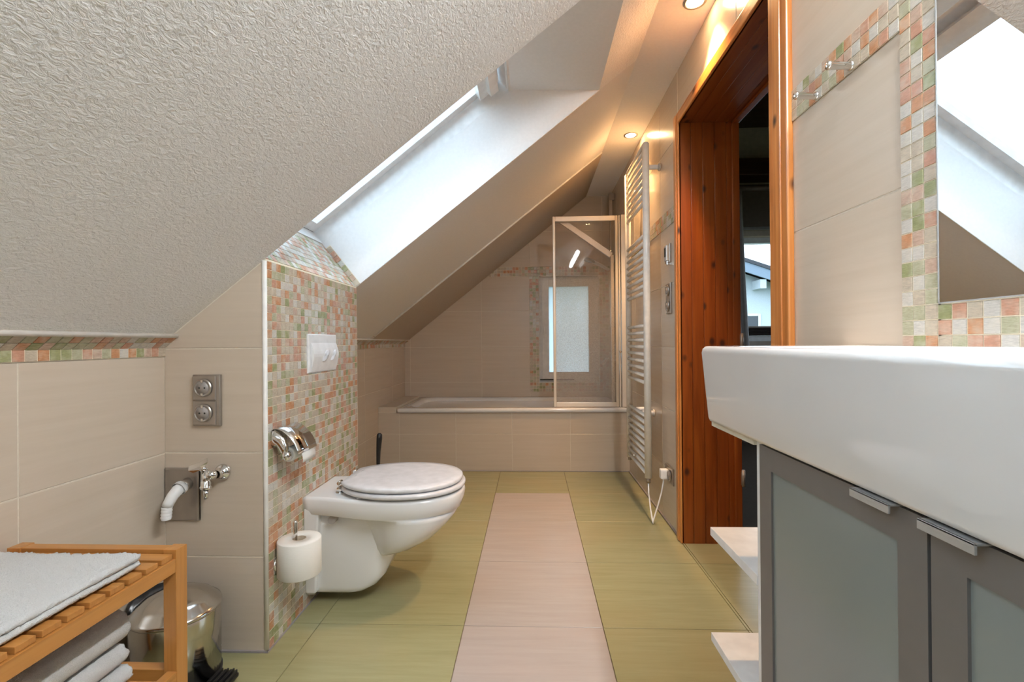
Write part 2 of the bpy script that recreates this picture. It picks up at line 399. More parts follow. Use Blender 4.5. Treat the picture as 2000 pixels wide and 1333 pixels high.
bed.prism([(XL, .8619), (XL+lb.x*lw, .8619+lb.z*lw), (XL-.02, .8619+lb.z*lw+.03), (XL-.03, .8619)], 1, YB, YK)
bevel_bed = obj('mosaic_bed', bed, 'mosaic_grout', wall_left)
mosaic(WB, wall_left, -.60, YA, 76, 0, lw, 2, lambda a, b: a > .85, t=.003)
mosaic(WB, wall_left, YB, YK, 74, 0, lw, 2, lambda a, b: False, t=.003)
g = Surf((XL, 0, 0), (0, 1, 0), (0, 0, 1), (1, 0, 0)); gm = MB(); ribbon(g, gm, rect(-.6, .8371, YA, .8619)); ribbon(g, gm, rect(YB, .8371, YK, .8619))
obj('mosaic_joint', gm, 'mosaic_grout', wall_left)
# toilet box wall
wb = MB().prism([(XL-.02, 0), (XM, 0), (XM, sl(XM)+.001), (XL-.02, sl(XL-.02))], 1, YA, YB)
wall_box = obj('wall_box', wb, 'cream_grout', kind='structure')
WF = Surf((0, YA, 0), (1, 0, 0), (0, 0, 1), (0, -1, 0))
slope_cl = (-SB, 1, SA-.002)
lay(WF, wall_box, [XL, XM-.004], [0, .2687, .5631, .8592, 1.3], [slope_cl])
WM = Surf((XM, 0, 0), (0, 1, 0), (0, 0, 1), (1, 0, 0))
gm = MB(); ribbon(WM, gm, rect(YA, 0, YB, sl(XM)), .0032); obj('mosaic_joint', gm, 'mosaic_grout', wall_box)
ncol, nrow = 28, 45; cw = (YB-YA-.01)/ncol
def biggest(a, b): return (a - (YA+.006) < cw*6.6)
mosaic(WM, wall_box, YA+.006, YB-.004, ncol, .004, 1.108, nrow, biggest)
obj('corner_bead', MB().tube([(XM-.001, YA+.001, 0), (XM-.001, YA+.001, sl(XM)-.004)], .0065, 10), 'white_bead', wall_box)
obj('corner_bead', MB().tube([(XM, YB, 0), (XM, YB, sl(XM)-.004)], .003, 8), 'white_bead', wall_box)
SZ = Surf(P1, (0, 1, 0), SO, SD)          # sill: u along Y, v outwards
gm = MB(); ribbon(SZ, gm, rect(YA, 0, YB, .24), .0008); obj('sill_joint', gm, 'mosaic_grout', wall_box)
mosaic(SZ, wall_box, YA, YB, 28, .003, .238, 9, lambda a, b: False, t=.003)
# far wall with its window
WK = Surf((0, YK, 0), (1, 0, 0), (0, 0, 1), (0, -1, 0))
wx0, wx1, wz0, wz1 = .0645, .555, .537, 1.409
wk = MB().box((-1.2, YK, 0), (wx0, YK+.3, 2.3)).box((wx1, YK, 0), (.8, YK+.3, 2.3)).box((wx0, YK, 0), (wx1, YK+.3, wz0)).box((wx0, YK, wz1), (wx1, YK+.3, 2.3))
wall_far = obj('wall_far', wk, 'cream_grout', kind='structure')
bx0, bx1, bz0, bz1 = -.012, .630, .464, 1.485
inb = lambda a, b: (bx0 < a < bx1 and bz0 < b < bz1) or (b > wz1 and b < bz1)
cf = [slope_cl, (0, 1, ZC)]
lay(WK, wall_far, [-1.047, -1.0, -.408, bx0], [.40, .545, .8335, 1.126, wz1], cf)
lay(WK, wall_far, [-1.0, -.60, -.008, .58, XR], [bz1, 1.775, 2.07], cf)
lay(WK, wall_far, [bx0, bx1, XR], [.40, bz0], cf); lay(WK, wall_far, [bx1, XR], [bz0, wz1], cf)
gm = MB()
for r_ in (rect(bx0, bz0, wx0, bz1), rect(wx1, bz0, bx1, bz1), rect(wx0, bz0, wx1, wz0), rect(-.37, wz1, XR, bz1)): ribbon(WK, gm, r_)
obj('mosaic_joint', gm, 'mosaic_grout', wall_far)
mosaic(WK, wall_far, bx0, wx0, 3, bz0, wz1, 38, lambda a, b: False)
mosaic(WK, wall_far, wx1, bx1, 3, bz0, wz1, 38, lambda a, b: False)
mosaic(WK, wall_far, wx0, wx1, 20, bz0, wz0, 3, lambda a, b: False)
mosaic(WK, wall_far, -.40, XR, 42, wz1, bz1, 3, lambda a, b: False, cf)
# right wall with the doorway
DY0, DY1, DZ = 1.29, 2.078, 1.807
wr = MB().box((XR, -1.5, 0), (.885, DY0-.03, 2.3)).box((XR, DY1+.03, 0), (.885, YK+.3, 2.3)).box((XR, DY0-.03, DZ+.03), (.885, DY1+.03, 2.3))
wall_right = obj('wall_right', wr, 'cream_grout', kind='structure')
WR = Surf((XR, 0, 0), (0, 1, 0), (0, 0, 1), (-1, 0, 0))
WR.u, WR.v = Vector((0, 1, 0)), Vector((0, 0, 1))
zr = [0, .255, .548, .8405, 1.134, 1.409]; zu = [1.485, 1.772, 2.06]
ib = lambda a, b: -.42 < a < .8603 and .851 < b
far_l = [2.125, 2.41, 3.0, 3.6, YK]
lay(WR, wall_right, far_l, zr); lay(WR, wall_right, far_l, zu)
lay(WR, wall_right, [.8603, 1.23], zr); lay(WR, wall_right, [.8603, 1.23], [1.485, 1.772, 1.852]); lay(WR, wall_right, [.8603, 1.52, 2.12], [1.852, 2.055])
lay(WR, wall_right, [-1.47, -.88, -.36, .26, .8603], [0, .255, .548, .851])
mosaic(WR, wall_right, .8603, 1.23, 15, 1.4088, 1.485, 3, lambda a, b: True)
mosaic(WR, wall_right, .7868, .8603, 3, .851, 1.90, 42, lambda a, b: b < 1.52)
mosaic(WR, wall_right, -.36, .7868, 45, .851, .9245, 3, lambda a, b: a > .55)
mosaic(WR, wall_right, 2.12, YK, 72, 1.409, 1.485, 3, lambda a, b: False)
gm = MB()
for r_ in (rect(.7815, .851, .8603, 1.90), rect(-.36, .851, .7868, .9265), rect(.86, 1.4088, 1.23, 1.485), rect(2.12, 1.409, YK, 1.485)): ribbon(WR, gm, r_, .0032)
obj('mosaic_joint', gm, 'mosaic_grout', wall_right)
# wall behind the camera
WN = Surf((0, -1.4, 0), (-1, 0, 0), (0, 0, 1), (0, 1, 0))
NW = (-.02, .58, .98, 1.62)
wall_near = obj('wall_near', MB().box((-1.2, -1.52, 0), (NW[0], -1.4, 2.3)).box((NW[1], -1.52, 0), (.885, -1.4, 2.3)).box((NW[0], -1.52, 0), (NW[1], -1.4, NW[2])).box((NW[0], -1.52, NW[3]), (NW[1], -1.4, 2.3)), 'cream_grout', kind='structure')
lay(WN, wall_near, [-XR, -.05, .55, -XL], [0, .27, .5625, .855, .98], [(SB, 1, SA)])
lay(WN, wall_near, [-XR, -NW[1]], [.98, 1.27, 1.62], [(SB, 1, SA)]); lay(WN, wall_near, [-XR, -.05, .55], [1.62, 2.05], [(SB, 1, SA)]); lay(WN, wall_near, [-NW[0], -XL], [.98, 1.27, 1.62], [(SB, 1, SA)])
# flat ceiling strip and the roof slope
ceil = obj('ceiling', MB().box((XC, -1.5, ZC), (.70, YK+.1, ZC+.12)), 'smooth_white_paint', kind='structure')
D = .24
def so(x, d=0): return (x, sl(x)) if d == 0 else ((Vector((x, 0, sl(x)))+SO*d).x, (Vector((x, 0, sl(x)))+SO*d).z)
XT = .2949; pT = (-.095, 1.945)
lo = [so(-1.16), so(XM), so(XM, D), so(-1.16, D)]
hi = [so(XT), (XC+.001, ZC), (XC+.001, ZC+.12), so(XC+.1, D), pT]
full = [so(-1.16), (XC+.001, ZC), (XC+.001, ZC+.12), so(XC+.1, D), so(-1.16, D)]
YC0, YC1 = -.68, .22
sm = MB().prism(full, 1, -1.5, YC0).prism(full, 1, YC1, YA).prism(lo, 1, YC0, YC1).prism(hi, 1, YC0, YC1)
sm.prism(full, 1, YB, YK+.3).prism(lo, 1, YA, YB).prism(hi, 1, YA, YB)
slope = obj('ceiling_slope', sm, ['rough_white_plaster', 'smooth_white_paint', 'outer_roof'], kind='structure')
for p in slope.data.polygons:       # reveals and the far stretch are smooth, the near slope is rough
    c, nn = p.center, p.normal
    if c.y > YB-.001 and abs(nn.y) < .5: p.material_index = 1
    if abs(nn.y) > .9: p.material_index = 1
    if nn.z > .3: p.material_index = 2
    if nn.z < -.9 or (abs(nn.z) < .85 and abs(nn.y) < .1 and nn.x < .3 and not (nn.x > .5)): p.material_index = 1
    if abs(nn.y) < .1 and nn.z < -.7 and nn.z > -.85 and nn.x > .5 and c.y < YB-.001: p.material_index = 0
bs = MB().prism([so(-1.03, -.011), (XC+.004, ZC-.004), (XC+.004, ZC+.003), so(-1.03, .004)], 1, 3.0, YK)
obj('bath_slope_panel', bs, 'bath_slope_paint', slope)
obj('panel_edge_bead', MB().tube([(-.995, 2.999, so(-.995, -.008)[1]), (XC, 2.999, ZC-.003)], .006, 8), 'white_bead', slope)
e = .8619+lb.z*lw
obj('edge_bead', MB().tube([(XL+lb.x*lw+.002, -1.5, e+.002), (XL+lb.x*lw+.002, YA, e+.002)], .006, 10), 'white_bead', wall_left)
obj('edge_bead', MB().tube([(XL+lb.x*lw+.001, YB, e+.001), (XL+lb.x*lw+.001, YK, e+.001)], .005, 10), 'white_bead', wall_left)
wc = Vector((XM, 0, sl(XM)))
FR = Surf((P1.x, YB, P1.z), SO, SD, (0, -1, 0))          # far reveal, u outwards, v up the slope
gm = MB(); ribbon(FR, gm, rect(0, .001, .215, .027), .001); obj('reveal_joint', gm, 'mosaic_grout', slope)
mosaic(FR, slope, .002, .212, 8, .003, .026, 1, lambda a, b: True, t=.003)
obj('reveal_bead', MB().tube([(XM, YB-.001, sl(XM)), (XT, YB-.001, sl(XT))], .0025, 6), 'white_bead', slope)
# silicone joints at the floor
tm = MB().prism([(XL, 0), (XM+.006, 0), (XM+.006, .005), (XL, .005)], 1, YA-.007, YA).box((XM, YA-.006, 0), (XM+.007, YB, .005))
obj('trim_1', tm, 'grey_silicone', kind='structure')
obj('trim_2', MB().box((XR-.008, 2.15, 0), (XR, YT, .006)).box((XL, YT-.004, 0), (XR, YT, .004)), 'grey_silicone', kind='structure')

# ------------------------------------------------------------------ skylight
def sp(al, d, y): q = P1+SD*al+SO*d; return (q.x, y, q.z)
def sbox(mb, a0, a1, d0, d1, y0, y1, mi=0):
    v = [sp(a, d, y) for a in (a0, a1) for d in (d0, d1) for y in (y0, y1)]
    return mb.add(v, [(0,1,3,2),(4,6,7,5),(0,4,5,1),(2,3,7,6),(0,2,6,4),(1,5,7,3)], mi)
for wname, YA, YB in (('window_added_4', YC0, YC1), ('window_1', YA, YB)):  # the first is an unseen skylight added to light the near end
    sky = empty(wname, kind='structure')
    AL = 1.035
    fm = MB(); sbox(fm, -.03, 0.006, .24, .335, YA-.03, YB+.03); sbox(fm, AL, AL+.05, .24, .335, YA-.03, YB+.03)
    sbox(fm, .006, AL, .24, .335, YB, YB+.05); sbox(fm, .006, AL, .24, .335, YA-.05, YA)
    obj('window_frame', fm, 'white_lacquer', sky)
    sm_ = MB(); i = .008; w_ = .042
    sbox(sm_, i, i+w_, .300, .345, YA+i, YB-i); sbox(sm_, AL-i-w_-.02, AL-i, .300, .345, YA+i, YB-i)
    sbox(sm_, i+w_, AL-i-w_, .300, .345, YB-i-w_, YB-i); sbox(sm_, i+w_, AL-i-w_, .300, .345, YA+i, YA+i+w_)
    obj('sash', sm_, 'white_plastic', sky)
    obj('gasket', sbox(MB(), i-.004, i, .302, .343, YA+i, YB-i), 'dark_hole', sky)
    obj('pane', sbox(MB(), i+w_-.004, AL-i-w_-.015, .325, .331, YA+i+w_-.004, YB-i-w_+.004), 'clear_glass', sky)
    hb = MB(); sbox(hb, AL-.125, AL-.05, .272, .302, YA+.03, YB-.03); o_ = obj('ventilation_flap', hb, 'white_lacquer', sky)
    hb = MB(); sbox(hb, AL-.085, AL-.045, .248, .273, YA+.05, YB-.05)
    obj('handle_bar', hb, 'white_lacquer', o_)
    om = MB()
    sbox(om, -.10, -.03, .24, .36, YA-.12, YB+.12); sbox(om, AL+.05, AL+.12, .24, .36, YA-.12, YB+.12)
    sbox(om, -.03, AL+.05, .24, .36, YB+.05, YB+.12); sbox(om, -.03, AL+.05, .24, .36, YA-.12, YA-.05)
    obj('flashing', om, 'roof_tile', sky)
# ------------------------------------------------------------------ far window
w2 = empty('window_2', kind='structure')
def frame(mb, x0, x1, z0, z1, w, y0, y1, bev=.002):
    mb.box((x0, y0, z0), (x0+w, y1, z1), 0, bev).box((x1-w, y0, z0), (x1, y1, z1), 0, bev)
    mb.box((x0+w, y0, z0), (x1-w, y1, z0+w), 0, bev).box((x0+w, y0, z1-w), (x1-w, y1, z1), 0, bev)
    return mb
obj('window_frame', frame(MB(), wx0, wx1, wz0, wz1, .032, YK+.045, YK+.10), 'white_plastic', w2)
obj('sash', frame(MB(), wx0+.026, wx1-.026, wz0+.028, wz1-.028, .056, YK+.03, YK+.09), 'white_plastic', w2)
obj('pane', MB().box((wx0+.078, YK+.062, wz0+.08), (wx1-.078, YK+.068, wz1-.08)), 'frosted_glass', w2)
obj('handle', MB().box((.10, YK+.018, .93), (.118, YK+.03, 1.0), 0, .003).box((.103, YK+.005, .90), (.115, YK+.018, .985), 0, .003), 'white_lacquer', w2)
obj('edge_bead', frame(MB(), wx0-.002, wx1+.002, wz0-.002, wz1+.002, .005, YK-.006, YK+.04, 0), 'white_bead', w2)
obj('drain_slot', MB().box((.07, YK+.028, .555), (.35, YK+.032, .563)), 'dark_hole', w2)
w4 = empty('window_added_5', kind='structure')  # unseen window added behind the camera to brighten the near area
obj('window_frame', frame(MB(), NW[0], NW[1], NW[2], NW[3], .06, -1.50, -1.44), 'white_plastic', w4)
obj('pane', MB().box((NW[0]+.055, -1.473, NW[2]+.055), (NW[1]-.055, -1.467, NW[3]-.055)), 'clear_glass', w4)
portal('added_window_portal', ((NW[0]+NW[1])/2, -1.43, (NW[2]+NW[3])/2), (0, 1, 0), (0, 0, 1), .55, .55)
# ------------------------------------------------------------------ doorway
door = empty('door_1', kind='structure')
cx0 = .634
def casing(y0, y1, z0, z1, mat, nm='casing'):
    return obj(nm, MB().box((cx0, y0, z0), (XR, y1, z1), 0, .004).box((cx0-.004, y0+(y1-y0)*.3, z0+.004), (cx0+.002, y1-(y1-y0)*.3, z1-.004), 0, .003) if z1-z0 > 1 else MB().box((cx0, y0, z0), (XR, y1, z1), 0, .004), mat, door)
casing(DY1, DY1+.062, 0, DZ+.045, 'pine_casing'); casing(DY0-.086, DY0+.004, 0, DZ+.045, 'pine_casing')
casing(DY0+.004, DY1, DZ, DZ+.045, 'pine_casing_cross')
x0, x1 = .640, .890
nb = 5
for k in range(nb):
    a, b = x0+(x1-x0)*k/nb, x0+(x1-x0)*(k+1)/nb
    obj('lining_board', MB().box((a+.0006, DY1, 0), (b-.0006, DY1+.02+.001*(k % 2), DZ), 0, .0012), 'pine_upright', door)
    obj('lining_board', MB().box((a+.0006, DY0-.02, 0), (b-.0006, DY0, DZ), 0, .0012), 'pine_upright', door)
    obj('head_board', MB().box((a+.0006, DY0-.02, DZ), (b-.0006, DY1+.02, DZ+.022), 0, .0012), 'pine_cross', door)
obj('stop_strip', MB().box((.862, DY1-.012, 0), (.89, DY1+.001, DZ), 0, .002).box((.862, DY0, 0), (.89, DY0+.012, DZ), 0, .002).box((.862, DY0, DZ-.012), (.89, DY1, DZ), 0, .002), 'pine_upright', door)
hg = MB().tube([(.893, DY1-.016, .83), (.893, DY1-.016, .90)], .007, 10).box((.885, DY1-.014, .835), (.893, DY1, .895))
obj('hinge', hg, 'bracket_metal', door)
obj('hinge', MB().tube([(.893, DY1-.016, .25), (.893, DY1-.016, .32)], .007, 10).box((.885, DY1-.014, .255), (.893, DY1, .315)), 'bracket_metal', door)
# ------------------------------------------------------------------ room beyond the door
RX0, RX1, RY0, RY1, RZ = .885, 3.6, -.3, 4.3, 2.75
nx0, nx1, nz0, nz1 = 1.80, 2.75, .86, 1.79
obj('floor', MB().box((RX0, RY0, -.12), (RX1, RY1+.25, -.001)), 'room_carpet', kind='structure')
obj('wall_next_far', MB().box((RX0, RY1, 0), (nx0, RY1+.25, RZ)).box((nx1, RY1, 0), (RX1, RY1+.25, RZ)).box((nx0, RY1, 0), (nx1, RY1+.25, nz0)).box((nx0, RY1, nz1), (nx1, RY1+.25, RZ)), 'dark_house_render', kind='structure')
obj('wall_next_right', MB().box((RX1, RY0, 0), (RX1+.1, 1.4, RZ)).box((RX1, 2.9, 0), (RX1+.1, RY1+.25, RZ)).box((RX1, 1.4, 0), (RX1+.1, 2.9, .9)).box((RX1, 1.4, 1.9), (RX1+.1, 2.9, RZ)), 'dark_house_render', kind='structure')
obj('wall_next_near', MB().box((RX0, RY0-.1, 0), (RX1+.1, RY0, RZ)), 'dark_house_render', kind='structure')
obj('wall_next_left', MB().box((RX0-.02, YK+.3, 0), (RX0, RY1, RZ)).box((RX0-.02, RY0, 2.3), (RX0, RY1, RZ)), 'dark_house_render', kind='structure')
obj('ceiling_next', MB().box((.66, RY0-.1, RZ), (RX1+.1, RY1+.25, RZ+.1)), 'dark_beam', kind='structure')
obj('ceiling_beam', MB().box((RX0, 4.08, 2.26), (RX1, RY1, 2.40), 0, .005), 'dark_beam', kind='structure')
obj('ceiling_beam', MB().box((RX0, 3.3, 2.60), (RX1, 3.42, RZ), 0, .005), 'dark_beam', kind='structure')
w3 = empty('window_3', kind='structure')
obj('window_frame', frame(MB(), nx0, nx1, nz0, nz1, .05, RY1+.06, RY1+.13), 'white_plastic', w3)
obj('pane', MB().box((nx0+.045, RY1+.09, nz0+.045), (nx1-.045, RY1+.096, nz1-.045)), 'clear_glass', w3)
w6 = empty('window_added_6', kind='structure')  # extra unseen window, added to lift the light in the next room
obj('window_frame', MB().box((RX1+.02, 1.4, .9), (RX1+.07, 1.46, 1.9)).box((RX1+.02, 2.84, .9), (RX1+.07, 2.9, 1.9)).box((RX1+.02, 1.46, .9), (RX1+.07, 2.84, .96)).box((RX1+.02, 1.46, 1.84), (RX1+.07, 2.84, 1.9)), 'white_plastic', w6)
obj('pane', MB().box((RX1+.04, 1.455, .955), (RX1+.046, 2.845, 1.845)), 'clear_glass', w6)
portal('side_room_portal', (RX1-.01, 2.15, 1.4), (-1, 0, 0), (0, 0, 1), 1.38, .9)
portal('far_room_portal', ((nx0+nx1)/2, RY1+.02, (nz0+nz1)/2), (0, -1, 0), (0, 0, 1), .85, .83)
bl = thing('roller_blind', 'dark taupe roller blind half drawn above the window in the next room', 'blind')
obj('cassette', MB().tube([(nx0-.05, RY1-.05, 2.20), (nx1+.05, RY1-.05, 2.20)], .028, 12), 'bracket_metal', bl)
obj('fabric', MB().box((nx0-.03, RY1-.045, 1.86), (nx1+.03, RY1-.042, 2.20)), 'blind_fabric', bl)
obj('bottom_bar', MB().box((nx0-.03, RY1-.05, 1.835), (nx1+.03, RY1-.037, 1.862), 0, .003), 'socket_grey', bl)
pb = thing('pleated_blind', 'dark brown pleated blind covering the lower window in the next room', 'blind')
pm = MB(); pts = []
for k in range(11):
    z = .91+(.985-.91)*k/10; pts.append((RY1+.03+(.012 if k % 2 else 0), z))
v = []; f = []
for (y, z) in pts: v += [(nx0+.05, y, z), (nx1-.05, y, z)]
for k in range(10): f.append((2*k, 2*k+1, 2*k+3, 2*k+2))
pm.add(v, f); obj('pleats', pm, 'brown_blind', pb); obj('top_rail', MB().box((nx0+.05, RY1+.025, .983), (nx1-.05, RY1+.05, .995)), 'bracket_metal', pb)
cu = MB(); v = []; f = []
for zi in range(13):
    z = .0+zi*2.16/12; t = zi/12; xe = 1.815+.085*(1-t)**1.3
    for k in range(17):
        x = 1.60+(xe-1.60)*k/16; y = 4.16+.018*math.sin(k*1.55+zi*.12); v.append((x, y, z))
for zi in range(12):
    for k in range(16): f.append((zi*17+k, zi*17+k+1, (zi+1)*17+k+1, (zi+1)*17+k))
cu.add(v, f, 0, True); c_ = obj('curtain', cu, 'curtain_cloth', label='pale grey curtain hanging left of the window in the next room', category='curtain')
md = c_.modifiers.new('thickness', 'SOLIDIFY'); md.thickness = .003
# outdoors
obj('ground', MB().box((-60, -40, -3.2), (60, 90, -3.0)), 'outdoor_grass', kind='structure')
hs = thing('house', 'white gabled neighbour house with a dark roof seen through the far window', 'house')
hx, hy = 8.6, 17.0
def rl(x): return 3.56-.35*(x-7.43)
obj('wall', MB().prism([(5.2, -3.0), (14, -3.0), (14, rl(14)-.35), (5.2, rl(5.2)-.35)], 1, hy, hy+7), 'house_wall', hs)
rf = obj('roof', MB().prism([(5.0, rl(5)-.12), (14.4, rl(14.4)-.12), (14.4, rl(14.4)), (5.0, rl(5))], 1, hy-.7, hy+7.4), 'roof_tile', hs)
obj('fascia', MB().prism([(5.0, rl(5)-.46), (14.4, rl(14.4)-.46), (14.4, rl(14.4)-.10), (5.0, rl(5)-.10)], 1, hy-.66, hy-.60), 'fascia_board', rf)
obj('purlin_end', MB().box((7.72, hy-.6, 2.62), (7.92, hy, 2.92)), 'house_wall', hs); obj('purlin_end', MB().box((10.7, hy-.6, 1.55), (10.9, hy, 1.85)), 'house_wall', hs)
hw = obj('window', frame(MB(), 7.30, 7.98, .90, 1.80, .09, hy-.06, hy+.02, .01), 'light_aluminium', hs)
obj('pane', MB().box((7.36, hy-.03, .95), (7.92, hy-.01, 1.75)), 'house_glass', hw)

# ------------------------------------------------------------------ bath
ap = MB().box((XL, YT, 0), (XR, YT+.07, .398)).box((XL, YT, .398), (-.925, YK, .432)).box((XL, YT+.07, 0), (-1.0, YK, .40))
wall_bath = obj('wall_bath_front', ap, 'cream_grout', kind='structure')
AP = Surf((0, YT, 0), (1, 0, 0), (0, 0, 1), (0, -1, 0))
lay(AP, wall_bath, [XL, -.9, -.515, -.134, .258, XR], [.005, .252, .398])
lay(AP, wall_bath, [XL, -.925], [.398, .4335])
LT = Surf((0, 0, .432), (1, 0, 0), (0, 1, 0), (0, 0, 1)); lay(LT, wall_bath, [XL, -.925], [YT, 3.56, YK])
tub = thing('bathtub', 'white built-in bathtub behind the cream tiled panel', 'bathtub')
def rr(x0, x1, y0, y1, r, z, n=6):
    out = []
    for cx, cy, a0 in ((x1-r, y1-r, 0), (x0+r, y1-r, 90), (x0+r, y0+r, 180), (x1-r, y0+r, 270)):
        for k in range(n+1): a = math.radians(a0+90*k/n); out.append((cx+r*math.cos(a), cy+r*math.sin(a), z))
    return out
tx0, tx1, ty0, ty1 = -.9176, XR-.006, YT-.012, YK-.006
rings = [rr(tx0, tx1, ty0, ty1, .02, .399), rr(tx0, tx1, ty0, ty1, .02, .418), rr(tx0+.006, tx1-.006, ty0+.006, ty1-.004, .02, .4247),
         rr(tx0+.06, tx1-.10, ty0+.055, ty1-.055, .12, .4247), rr(tx0+.075, tx1-.115, ty0+.068, ty1-.068, .13, .410), rr(tx0+.14, tx1-.15, ty0+.10, ty1-.10, .14, .20), rr(tx0+.22, tx1-.19, ty0+.14, ty1-.14, .13, .06), rr(tx0+.3, tx1-.25, ty0+.2, ty1-.2, .08, .045)]
obj('tub_shell', MB().loft(rings), 'white_ceramic', tub)
obj('overflow', MB().lathe([(0, .012), (.03, .012), (.034, .004), (.034, 0)], (tx0+.104, 3.56, .33), (1, 0, .25), 20), 'chrome', tub)
obj('sealing_joint', MB().box((tx0, ty0-.001, .3965), (tx1, ty0+.02, .3995)), 'grey_silicone', tub)
# shower screen
scn = thing('shower_screen', 'folding glass shower screen with white profiles standing on the bath rim', 'shower screen')
sy = YT+.045; zb, zt = .428, 1.722
def panel(x0, x1, y, wz=.034, wx=.018, wb_=.03):
    obj('frame_profile', MB().box((x0, y-.010, zb), (x0+wx, y+.010, zt), 0, .004), 'screen_profile', scn)
    obj('frame_profile', MB().box((x1-wx, y-.010, zb), (x1, y+.010, zt), 0, .004), 'screen_profile', scn)
    obj('frame_profile', MB().box((x0+wx, y-.009, zt-wz), (x1-wx, y+.009, zt), 0, .003), 'screen_profile', scn)
    obj('frame_profile', MB().box((x0+wx, y-.009, zb), (x1-wx, y+.009, zb+wb_), 0, .003), 'screen_profile', scn)
    obj('glass_pane', MB().box((x0+wx-.003, y-.002, zb+wb_-.003), (x1-wx+.003, y+.002, zt-wz+.003)), 'shower_glass', scn)
panel(.150, .590, sy)
obj('wall_profile', MB().box((.594, sy-.012, zb), (.604, sy+.014, zt), 0, .003), 'screen_profile', scn)
obj('wall_profile', MB().box((.610, sy-.016, zb-.001), (XR-.005, sy+.018, zt+.004), 0, .004), 'screen_profile', scn)
# second leaf folded behind: sloping top
y2 = sy+.034
def bar2(p, q, w, nm='frame_profile'):
    p, q = Vector((p[0], 0, p[1])), Vector((q[0], 0, q[1])); d = (q-p).normalized(); nn = Vector((-d.z, 0, d.x))*w/2
    return obj(nm, MB().prism([((p+nn).x, (p+nn).z), ((q+nn).x, (q+nn).z), ((q-nn).x, (q-nn).z), ((p-nn).x, (p-nn).z)], 1, y2-.009, y2+.009), 'screen_profile', scn)
bar2((.215, 1.70), (.550, 1.46), .036); bar2((.557, zb+.01), (.557, 1.462), .018); bar2((.19, zb+.015), (.56, zb+.015), .026); bar2((.160, zb), (.160, 1.70), .016); bar2((.160, 1.70), (.22, 1.70), .02)
obj('glass_pane', MB().prism([(.165, zb+.02), (.55, zb+.02), (.55, 1.452), (.215, 1.695), (.165, 1.695)], 1, y2-.002, y2+.002), 'shower_glass', scn)
obj('hinge_knob', MB().lathe([(0, .016), (.007, .014), (.009, 0)], (.600, sy-.012, .80), (0, -1, 0), 12), 'chrome', scn)
# shower rail
sr = thing('shower_rail', 'brushed metal shower riser rail with hand shower in the far corner', 'shower rail')
obj('rail', MB().tube([(.617, 3.70, .95), (.617, 3.70, 2.0)], .010, 12), 'chrome', sr)
obj('wall_bracket', MB().box((.604, 3.685, 1.955), (XR-.004, 3.715, 2.01), 0, .003).box((.604, 3.688, 1.80), (.630, 3.712, 1.96), 0, .003), 'bracket_metal', sr)
obj('wall_bracket', MB().box((.604, 3.685, .93), (XR-.004, 3.715, .98), 0, .003), 'bracket_metal', sr)
hsd = obj('hand_shower', MB().tube([(.60, 3.70, 1.42), (.54, 3.69, 1.455), (.475, 3.685, 1.485)], [.011, .012, .014], 12), 'white_plastic', sr)
obj('spray_head', MB().lathe([(0, -.012), (.03, -.010), (.042, .002), (.044, .012), (0, .014)], (.452, 3.683, 1.495), (-.3, 0, -1), 20), 'light_aluminium', hsd)
mx = thing('bath_mixer', 'chrome bath mixer tap on the wall behind the shower screen', 'tap')
obj('mixer_body', MB().tube([(.60, 3.45, .75), (.60, 3.62, .75)], .022, 16).tube([(.60, 3.53, .75), (.555, 3.53, .74), (.52, 3.53, .70)], [.014, .014, .012], 12), 'chrome', mx)
obj('wall_union', MB().tube([(.60, 3.46, .75), (XR-.003, 3.46, .75)], .014, 12), 'chrome', mx); obj('wall_union', MB().tube([(.60, 3.61, .75), (XR-.003, 3.61, .75)], .014, 12), 'chrome', mx)
obj('lever', MB().tube([(.60, 3.53, .772), (.57, 3.53, .80)], .007, 10), 'chrome', mx)

# ------------------------------------------------------------------ towel radiator
rad = thing('towel_radiator', 'tall white ladder towel radiator on the tiled wall beside the door frame', 'radiator')
rx, ry0, ry1 = .572, 2.385, 2.825
for (yy, ztop) in ((ry0, 1.852), (ry1, 1.846)):
    obj('collector_tube', MB().tube([(rx, yy, .195), (rx, yy, ztop-.006), (rx, yy, ztop)], [.0175, .0175, .012], 16), 'radiator_enamel', rad)
for g_ in range(4):
    for k in range(9):
        z = .212+g_*.4502+k*.0357
        obj('rung', MB().tube([(rx-.004, ry0+.012, z), (rx-.004, ry1-.012, z)], .0095, 10), 'radiator_enamel', rad)
for (yy, z) in ((ry0+.02, 1.737), (ry1-.02, 1.737), (2.56, .49), (2.70, .49)):
    if 1:
        obj('wall_mount', MB().tube([(rx+.012, yy, z), (XR-.004, yy, z)], .012, 12).lathe([(.019, 0), (.019, .006), (0, .006)], (XR-.010, yy, z), (1, 0, 0), 14), 'white_plastic', rad)
obj('end_nipple', MB().tube([(rx, ry0, .172), (rx, ry0, .197)], .011, 12), 'brushed_nickel', rad)
obj('end_nipple', MB().tube([(rx, ry1, .176), (rx, ry1, .197)], .011, 12), 'brushed_nickel', rad)
obj('air_valve', MB().tube([(rx-.012, 2.60, .255), (rx-.03, 2.60, .255)], .006, 8), 'chrome', rad)
cb = MB().tube([(rx, ry0, .176), (rx, ry0-.005, .12), (rx-.003, ry0-.05, .06), (rx-.003, ry0-.09, .012), (rx-.004, ry0-.10, .007), (rx, ry0-.09, .02), (.60, ry0-.075, .09), (.615, 2.31, .145), (.622, 2.30, .20), (.624, 2.30, .225)], .0035, 8)
obj('power_cable', cb, 'white_plastic', rad)
obj('plug', MB().box((.606, 2.283, .215), (.646, 2.318, .262), 0, .008), 'white_plastic', rad)

